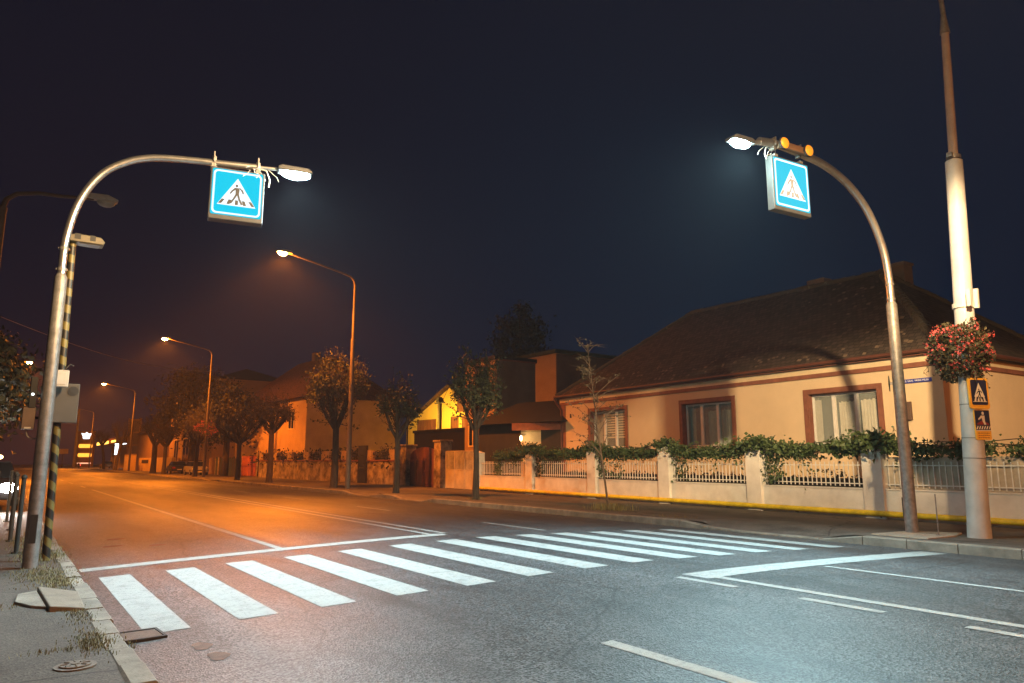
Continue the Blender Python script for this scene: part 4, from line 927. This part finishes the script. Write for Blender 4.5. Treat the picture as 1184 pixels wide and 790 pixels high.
# ------------------------------------------------------------------ other buildings
def house(name, label, p, ang, L, D, eave, ridge, wm, rm, hip=2.5, wins=(), ov=.4, wz=None, chim=None, gable=False, winm=M_DKGLASS):
    """local x along the visible front from p, local y to the back"""
    t = thing(name, label, 'building', (p[0], p[1], 0), ang)
    w = MB(); w.box(0, L, 0, D, -.1, eave)
    if gable: w.add([(0, 0, eave), (L, 0, eave), (gable * L, 0, ridge - .1), (0, D, eave), (L, D, eave), (gable * L, D, ridge - .1)], [(0, 1, 2), (5, 4, 3)])
    w.build('wall', wm, t)
    r = MB()
    if gable:
        gx = gable * L; k0 = (ridge - eave) / gx; k1 = (ridge - eave) / (L - gx)
        for (xa, za, s) in ((-ov, eave - ov * k0, 1), (L + ov, eave - ov * k1, 1)):
            r.add([(xa, -ov, za), (gx, -ov, ridge), (gx, D + ov, ridge), (xa, D + ov, za), (xa, -ov, za + .18), (gx, -ov, ridge + .18), (gx, D + ov, ridge + .18), (xa, D + ov, za + .18)], [(0, 1, 2, 3), (7, 6, 5, 4), (0, 4, 5, 1), (3, 2, 6, 7), (0, 3, 7, 4)])
    else:
        A = [(-ov, -ov, eave), (L + ov, -ov, eave), (L + ov, D + ov, eave), (-ov, D + ov, eave)]
        if hip is None: r.add(A + [(x, y, eave + .25) for x, y, z in A], [(3, 2, 1, 0), (4, 5, 6, 7), (0, 1, 5, 4), (1, 2, 6, 5), (2, 3, 7, 6), (3, 0, 4, 7)])
        else: r.add(A + [(hip, D / 2, ridge), (L - hip, D / 2, ridge)], [(0, 1, 5, 4), (1, 2, 5), (2, 3, 4, 5), (3, 0, 4), (3, 2, 1, 0)])
    ro = r.build('roof', rm, t, uvfn=lambda co, n: (co.x + co.y * .3, co.z * 1.6 + co.y))
    if chim:
        for (cx, cy, cz) in chim: MB().box(cx, cx + .7, cy, cy + .7, cz - 1.6, cz).build('chimney', M_GREYWALL, ro)
    for (x0, x1, z0, z1) in wins:
        f = MB(); f.box(x0 - .1, x1 + .1, -.06, -.003, z0 - .1, z0); f.box(x0 - .1, x1 + .1, -.06, -.003, z1, z1 + .1); f.box(x0 - .1, x0, -.06, -.003, z0, z1); f.box(x1, x1 + .1, -.06, -.003, z0, z1)
        xm = (x0 + x1) / 2; f.box(xm - .04, xm + .04, -.05, -.003, z0, z1)
        fo = f.build('window', M_CREAM if winm is M_DKGLASS else M_WOOD, t); MB().box(x0, x1, -.02, -.002, z0, z1).build('pane', winm, fo)
    return t
# facade direction: walls facing the street (-X) run from +Y to -Y
FS = R(-90); M_NEARBLACK = mat('near_black', (.009, .008, .007), .9, .3, 3)  # even near-black base colour, used on the garden wall and shed roof
house('gable_house', 'brightly lit yellow gable-end house between the trees', (34, 66.6), R(-85), 15.2, 9, 5.2, 8.75, M_YWALL, M_ROOF2, gable=.505, wins=((2.2, 3.3, 4.5, 5.6), (3.6, 5.3, 4.5, 5.6), (8.0, 9.0, 3.9, 5.7), (9.8, 10.5, 4.3, 5.7), (9.0, 10.2, 6.3, 7.7)), winm=M_WOOD)
t = thing('electric_pole', 'dark wooden electric pole in front of the lit yellow gable house', 'pole', (32.2, 56.6, 0))
b = MB(); b.tube([(0, 0, 0), (0, 0, 7.4)], [.24, .2], 10); b.build('mast', M_TRUNK, t, True); b = MB(); b.box(-.05, .05, -.9, .9, 6.8, 6.9); b.box(-.25, .25, -.25, .25, 6.9, 7.3); b.build('crossarm', M_DARK, t)
b = MB(); [b.tube([(0, s, 6.9), (-3, s - 5, 6.6), (-6, s - 11, 6.9)], .02, 5) for s in (-.8, 0, .8)]; b.build('wires', M_DARK, t)
lt = thing('wall_lamp', 'yellow lamp hidden behind the garden trees, lighting the gable house', 'lamp', (29.3, 57.2, 0))
b = MB(); b.tube([(0, 0, 0), (0, 0, 5.6)], .07, 10); b.build('post', M_DARK, lt, True); b = MB(); b.box(-.15, .3, -.12, .12, 5.6, 5.75); b.build('lamp_head', M_DARK, lt)
spot('yellow_light', lt, (.1, 0, 5.5), 5200, (1, .56, .07), 132, .3, .1, (0, R(-78), R(6)))
t = thing('garden_wall', 'dark blank wall below the lit yellow gable house', 'wall', (26, 49.6, 0), R(-88)); MB().box(0, 7.2, 0, .3, 0, 3.75).build('wall_body', M_NEARBLACK, t); MB().box(-.1, 7.3, -.1, .4, 3.752, 3.95).build('coping', M_NEARBLACK, t)
# flat-roofed block: lower front volume and taller rear volume
house('flat_block', 'tall flat-roofed block with a bare side coloured as in shade, behind the apricot house', (32, 51.5), FS, 12.0, 14, 9.35, 9.6, mat('pale_tan_wall', (.42, .30, .18), .92, .15, .6), mat('green_eave', (.05, .07, .035), .8, .3, 3), hip=None, ov=.25)
t = thing('side_window_wall', 'side wall of the tall block, coloured as in shade, with one small dark window', 'wall', (32.02, 39.46, 0)); MB().box(.0, 13.9, -.04, .02, 0, 9.3).build('render', M_GREYWALL, t); f = MB(); f.box(2.2, 3.4, -.07, -.042, 6.3, 8.2); f.build('window', M_BLACK, t)  # thin sheet whose darker colour stands in for the unlit side's shade
house('brown_block', 'brown blank-sided block with a shade-coloured side and a tan street front beside the round-headed tree', (24, 38.9), FS, 3.4, 3.05, 7.75, 8, M_TANWALL, M_TILE_DK, hip=None, ov=.1, wins=((.6, 1.4, 2.6, 4.2), (2.0, 2.8, 2.6, 4.2)))
t = thing('party_wall', 'windowless side wall of the brown block, coloured as in shade', 'wall', (24.05, 35.46, 0)); MB().box(0, 2.98, -.04, .02, 0, 7.7).build('render', M_GREYWALL, t); MB().box(0, 2.98, -.09, .02, 7.702, 7.8).build('coping', M_BRICKRED, t)  # this side's shade is put into the grey-brown sheet laid over it
house('shed', 'low dark shed with a lean-to roof behind the fence', (21.6, 33.5), R(-78), 5.8, 4, 3.6, 4.9, mat('shed_wall', (.022, .02, .018), .9, .3, 2), M_NEARBLACK, hip=1.2, ov=.5)
t = house('porch', 'small lit porch with a red fascia roof left of the apricot house', (22.0, 30.1), R(-62), 3.6, 2.5, 3.28, 3.6, M_CREAM, M_BRICKRED, hip=None, ov=.3)
MB().box(2.3, 2.8, -.03, -.003, 2.0, 2.55).build('window', M_DKGLASS, t)
b = MB(); b.box(-.35, 3.95, -.36, -.31, 3.2, 3.58); b.build('fascia', M_BRICKRED, t)
lt = thing('porch_lantern', 'small glowing lantern on the porch corner', 'lantern', (21.75, 29.75, 2.8)); b = MB(); b.ellipsoid((0, 0, 0), (.07, .07, .15)); b.build('glass', emat('lantern_glow', (1, .72, .35), 9), lt, True); b = MB(); b.tube([(0, 0, .14), (0, 0, .2)], .05, 10); b.box(-.01, .3, -.01, .01, .2, .22); b.build('cap', M_DARK, lt)
l = bpy.data.lights.new('lantern_light', 'POINT'); l.energy = 14; l.color = (1, .6, .22); l.shadow_soft_size = .08; lo = bpy.data.objects.new('lantern_light', l); COL.objects.link(lo); lo.parent = lt; lo.location = (-.15, -.2, .0)
# big hipped house behind the stone wall
house('hipped_house', 'tan house with a tall brown hipped roof behind the stained garden wall', (21.3, 83.4), R(-86), 19, 9.5, 7.5, 12.4, mat('ochre_wall', (.44, .31, .17), .92, .15, .6), M_ROOF2, hip=5, ov=.5, wins=((3.2, 4.6, 4.7, 6.3), (10, 11.4, 4.7, 6.3), (15, 16.2, 4.7, 6.3)), chim=((9, 4.6, 13.2),))
# two-storey house
house('two_storey_house', 'two-storey tan house with pale window frames behind the tall dark tree', (20.6, 118), FS, 27, 9, 11.6, 13.5, M_TANWALL, M_TILE_DK, hip=4, ov=.3, wins=((2, 5, 7.6, 10), (8.5, 11, 7.6, 10), (4, 7, 1.6, 4.6), (10, 14, 1.6, 4.6), (17, 20.5, 1.6, 4.6)))
house('pale_house', 'low tan house with a grey gable roof beyond the bristly tree', (19.2, 146), FS, 24, 9, 6.2, 10.2, M_TANWALL, M_ROOF2, hip=3, ov=.4)
house('small_house', 'small gabled house behind the fuel station canopy', (22, 196), R(-60), 26, 9, 6.3, 10.6, M_TANWALL, M_ROOF2, gable=.5, ov=.4)
t = thing('low_wall', 'low yellow-lit garden wall beside the bristly tree', 'wall', (18.2, 128, 0), R(-90)); MB().box(0, 27, -.15, .15, 0, 2.1).build('wall_body', M_YWALL, t); MB().box(3, 9, -.19, -.155, 1.3, 1.8).build('dark_opening', M_BLACK, t)
t = thing('tall_panel', 'slim tall advertising frame with three panels near the kiosks', 'frame', (17.8, 141, 0), R(-60)); b = MB(); [b.box(x, x + .3, -.1, .1, 0, 9) for x in (0, 2.9)]; [b.box(.3, 2.9, -.1, .1, z, z + .25) for z in (4.2, 6.4, 8.6)]; b.build('frame', M_TANWALL, t); MB().box(.3, 2.9, -.05, .05, 4.45, 8.6).build('panel', M_GREYWALL, t)
KL_ = ['pale yellow kiosk cabinet nearest the third lamp', 'wide yellow kiosk cabinet between the bare trees', 'narrow yellow cabinet at the bare bent tree']
for k, (y, w_) in enumerate(((124, .8), (130, 4.5), (144, 1.6))):
    t = thing('kiosk_cabinet', KL_[k], 'cabinet', (16.6, y, .1), R(-90)); MB().box(0, w_, -.4, .4, 0, 2.5).build('case', M_YWALL, t, bevel=.03); MB().box(-.05, w_ + .05, -.45, .45, 2.505, 2.6).build('lid', M_TANWALL, t); MB().box(w_ * .1, w_ * .9, -.42, -.402, .3, 2.2).build('door', M_CREAM, t)
# fuel station
t = thing('price_totem', 'glowing orange fuel station price totem with a white emblem on top', 'sign', (17.6, 213, 0), R(-25))
b = MB(); b.box(-2.0, 2.0, -.3, .3, 0, 9.2); b.build('case', mat('totem_orange', (.5, .18, .04), .5, .1, 3), t)
b = MB(); b.prism([(-.9, 7.9), (.9, 7.9), (1.25, 8.7), (.5, 8.5), (0, 8.95), (-.5, 8.5), (-1.25, 8.7)], MP, .3, .36); b.prism([(-.7, 7.2), (.7, 7.2), (.9, 7.8), (-.9, 7.8)], MP, .3, .36); b.build('emblem', emat('emblem_white', (.85, .95, 1), 2.2), t)
for z in (5.4, 3.1): b = MB(); b.prism(rrect(3.2, .95, .3), lambda a, q, d, z=z: MP(a, q + z, d), .3, .36); b.build('price_panel', emat('price_amber', (1, .38, .04), 2.2), t)
b = MB(); b.box(-1.6, 1.6, -.34, -.3, .9, 1.2); b.build('light_strip', emat('strip_pink', (1, .45, .25), 1.5), t)
t = thing('station_canopy', 'dark fuel station canopy with a glowing amber edge and white lights below', 'canopy', (18.5, 176, 0), R(-90))
b = MB(); b.box(-26, 10, .5, 9, 5.3, 6.4); b.build('roof', mat('canopy_brown', (.10, .03, .02), .6, .2, 2), t)
b = MB(); b.box(-26, -3, .42, .49, 5.35, 6.0); b.box(2, 9, .42, .49, 5.5, 5.9); b.build('light_strip', emat('strip_amber', (1, .55, .08), 3.5), t)
b = MB(); [b.box(x, x + 2, 1.5, 3, 5.2, 5.28) for x in (-1, 4)]; b.build('canopy_light', emat('canopy_white', (.9, .95, 1), 6), t)
b = MB(); [b.box(x, x + .5, 3, 3.5, 0, 5.3) for x in (-20, -8, 8)]; b.build('column', M_TANWALL, t)
t = thing('lit_panel', 'narrow white glowing panel under the fuel station canopy', 'sign', (18, 158, 0), R(-60)); MB().box(0, 1.1, -.1, .1, 1.6, 4.6).build('panel', emat('panel_white', (.9, .95, 1), 3), t); MB().box(-.1, 1.2, -.08, .12, 0, 1.6).build('base', M_GREY, t)
t = thing('far_mast', 'slim pale mast with a square plate in the far street', 'mast', (14.6, 203, 0)); b = MB(); b.tube([(0, 0, 0), (0, 0, 14)], [.35, .2], 10); b.build('mast', M_TANWALL, t, True); b = MB(); b.box(-3.4, -1.4, -.1, .1, 3.3, 4.5); b.build('plate', M_TANWALL, t); b = MB(); b.tube([(-2.4, 0, 0), (-2.4, 0, 3.3)], .12, 8); b.build('plate_post', M_DARK, t)

# ------------------------------------------------------------------ vehicles
def car(name, label, loc, rz, paint, lights=False):
    t = thing(name, label, 'car', loc, rz)   # local x forward
    b = MB(); lo = [(-2.1, .35), (-2.15, .75), (-2.0, .95), (-1.2, 1.0), (1.0, .98), (1.9, .82), (2.1, .65), (2.1, .35)]
    b.prism(lo, lambda x, z, d: (x, d, z), -.86, .86); body = b.build('body', paint, t, bevel=.07)
    b = MB(); b.add([(-1.85, -.78, .98), (1.05, -.78, .98), (.3, -.62, 1.45), (-1.35, -.62, 1.47), (-1.85, .78, .98), (1.05, .78, .98), (.3, .62, 1.45), (-1.35, .62, 1.47)], [(0, 1, 2, 3), (7, 6, 5, 4), (1, 5, 6, 2), (3, 2, 6, 7), (0, 3, 7, 4)]); b.build('window', M_DKGLASS, t, bevel=.03)
    b = MB(); b.box(-1.3, .25, -.6, .6, 1.452, 1.49); b.build('roof', paint, t, bevel=.02)
    for x in (-1.3, 1.3):
        for s in (-1, 1):
            b = MB(); b.tube([(x, s * .72, .32), (x, s * .89, .32)], .32, 20); wh = b.build('wheel', M_BLACK, t, bevel=.02); b = MB(); b.tube([(x, s * .885, .32), (x, s * .9, .32)], .19, 14); b.build('rim', M_GALV, wh)
    for s in (-1, 1):
        b = MB(); b.ellipsoid((2.06, s * .58, .70), (.10, .27, .15)); b.build('headlight', emat('headlight_on', (1, .95, .9), 220) if lights else M_LGREY, t, True)
        b = MB(); b.box(-2.165, -2.12, s * .6 - .16, s * .6 + .16, .68, .85); b.build('tail_light', mat('tail_red', (.3, .01, .01), .4, 0), t)
    b = MB(); b.box(2.08, 2.115, -.35, .35, .42, .6); b.build('grille', M_DARK, t); b = MB(); b.box(-2.17, -2.13, -.26, .26, .5, .62); b.box(2.115, 2.125, -.26, .26, .36, .46); b.build('number_plate', M_LGREY, t)
    return t
PAINT = [mat('silver_paint', (.35, .33, .30), .3, .05, 2, metal=.5), mat('dark_paint', (.03, .03, .035), .3, .1, 2, metal=.3), mat('tan_paint', (.30, .22, .12), .3, .1, 2, metal=.3)]
c1 = car('parked_car', 'car with glaring headlights at the far left, behind the railing', (-.30, 28.6, .14), R(-90), PAINT[1], True)
for s in (-1, 1): spot('headlight_beam', c1, (2.3, s * .62, .68), 260, (1, .96, .88), 70, .5, .05, (R(90), 0, R(-90)))
car('parked_car', 'pale car parked behind the trees before the two-storey house', (17.3, 83, .1), R(-90), PAINT[0])
car('parked_car', 'tan car parked near the fuel station', (17.4, 164, .1), R(95), PAINT[2])
car('parked_car', 'dark car parked behind the stout bristly tree', (17.2, 93, .1), R(88), PAINT[1])
t = thing('motorcycle', 'parked scooter with a red tail light in front of the fuel station sign', 'scooter', (13.6, 176, .1), R(-100))
for x in (-.65, .65): b = MB(); b.tube([(x, -.06, .3), (x, .06, .3)], .3, 18); b.build('wheel', M_BLACK, t)
b = MB(); b.prism([(-.9, .5), (-.85, .95), (-.1, .85), (.2, .45), (.5, .45), (.62, 1.05), (.75, 1.05), (.6, .3), (-.3, .28)], lambda x, z, d: (x, d, z), -.16, .16); b.build('body', PAINT[1], t, bevel=.04)
b = MB(); b.tube([(.62, -.35, 1.1), (.62, .35, 1.1)], .03, 8); b.build('handlebar', M_DARK, t); b = MB(); b.box(-.95, -.86, -.2, .2, .55, .95); b.build('tail_light', emat('tail_glow', (1, .08, .05), 5), t)
# traffic light and signs in the distance at the left
t = thing('traffic_light', 'small distant traffic light showing green at the far left', 'traffic light', (-.35, 52, 0)); b = MB(); b.tube([(0, 0, 0), (0, 0, 2.9)], .07, 10); b.build('post', M_DARK, t); b = MB(); b.box(-.17, .17, -.12, .12, .55 + .0, 1.5); b.build('housing', M_BLACK, t)
b = MB(); b.tube([(0, -.13, .72), (0, -.15, .72)], .15, 14); b.build('green_lens', emat('green_glow', (.05, 1, .65), 6), t)
for k, (x, y, z, lab) in enumerate(((-.42, 47, 2.25, 'upper glowing shop lamp among the left trees'), (-.05, 58, 1.9, 'lower glowing shop lamp among the left trees'))):
    t = thing('hanging_lamp', lab, 'lamp', (x, y, z)); b = MB(); b.ellipsoid((0, 0, 0), (.2, .2, .14)); b.build('shade', emat('warm_lamp', (1, .6, .25), 12), t, True); b = MB(); b.tube([(0, 0, -z), (0, 0, -.1)], .035, 8); b.build('post', M_DARK, t)
t = thing('overhead_cable', 'thin cable strung across the street high between the lamp posts', 'cable')
b = MB(); b.tube([(-2 + 18 * k / 24, 46 + 22 * k / 24, 9.7 - 1.0 * math.sin(math.pi * k / 24)) for k in range(25)], .018, 6); b.build('span', M_GREY, t)
# air: faint night haze
b = MB(); b.box(-300, 340, -200, 440, -1.2, 17.8)
hz = b.build('haze', M_GROUND); tag(hz, 'thin night haze glowing round the lamps', kind='stuff')
hm = bpy.data.materials.new('haze_air'); hm.use_nodes = True; nt = hm.node_tree; nt.nodes.remove(nt.nodes['Principled BSDF'])
pv = nt.nodes.new('ShaderNodeVolumePrincipled'); pv.inputs['Density'].default_value = HAZE; pv.inputs['Color'].default_value = (.85, .88, .92, 1); pv.inputs['Anisotropy'].default_value = .0
nt.links.new(pv.outputs[0], nt.nodes['Material Output'].inputs['Volume']); hz.data.materials.clear(); hz.data.materials.append(hm)
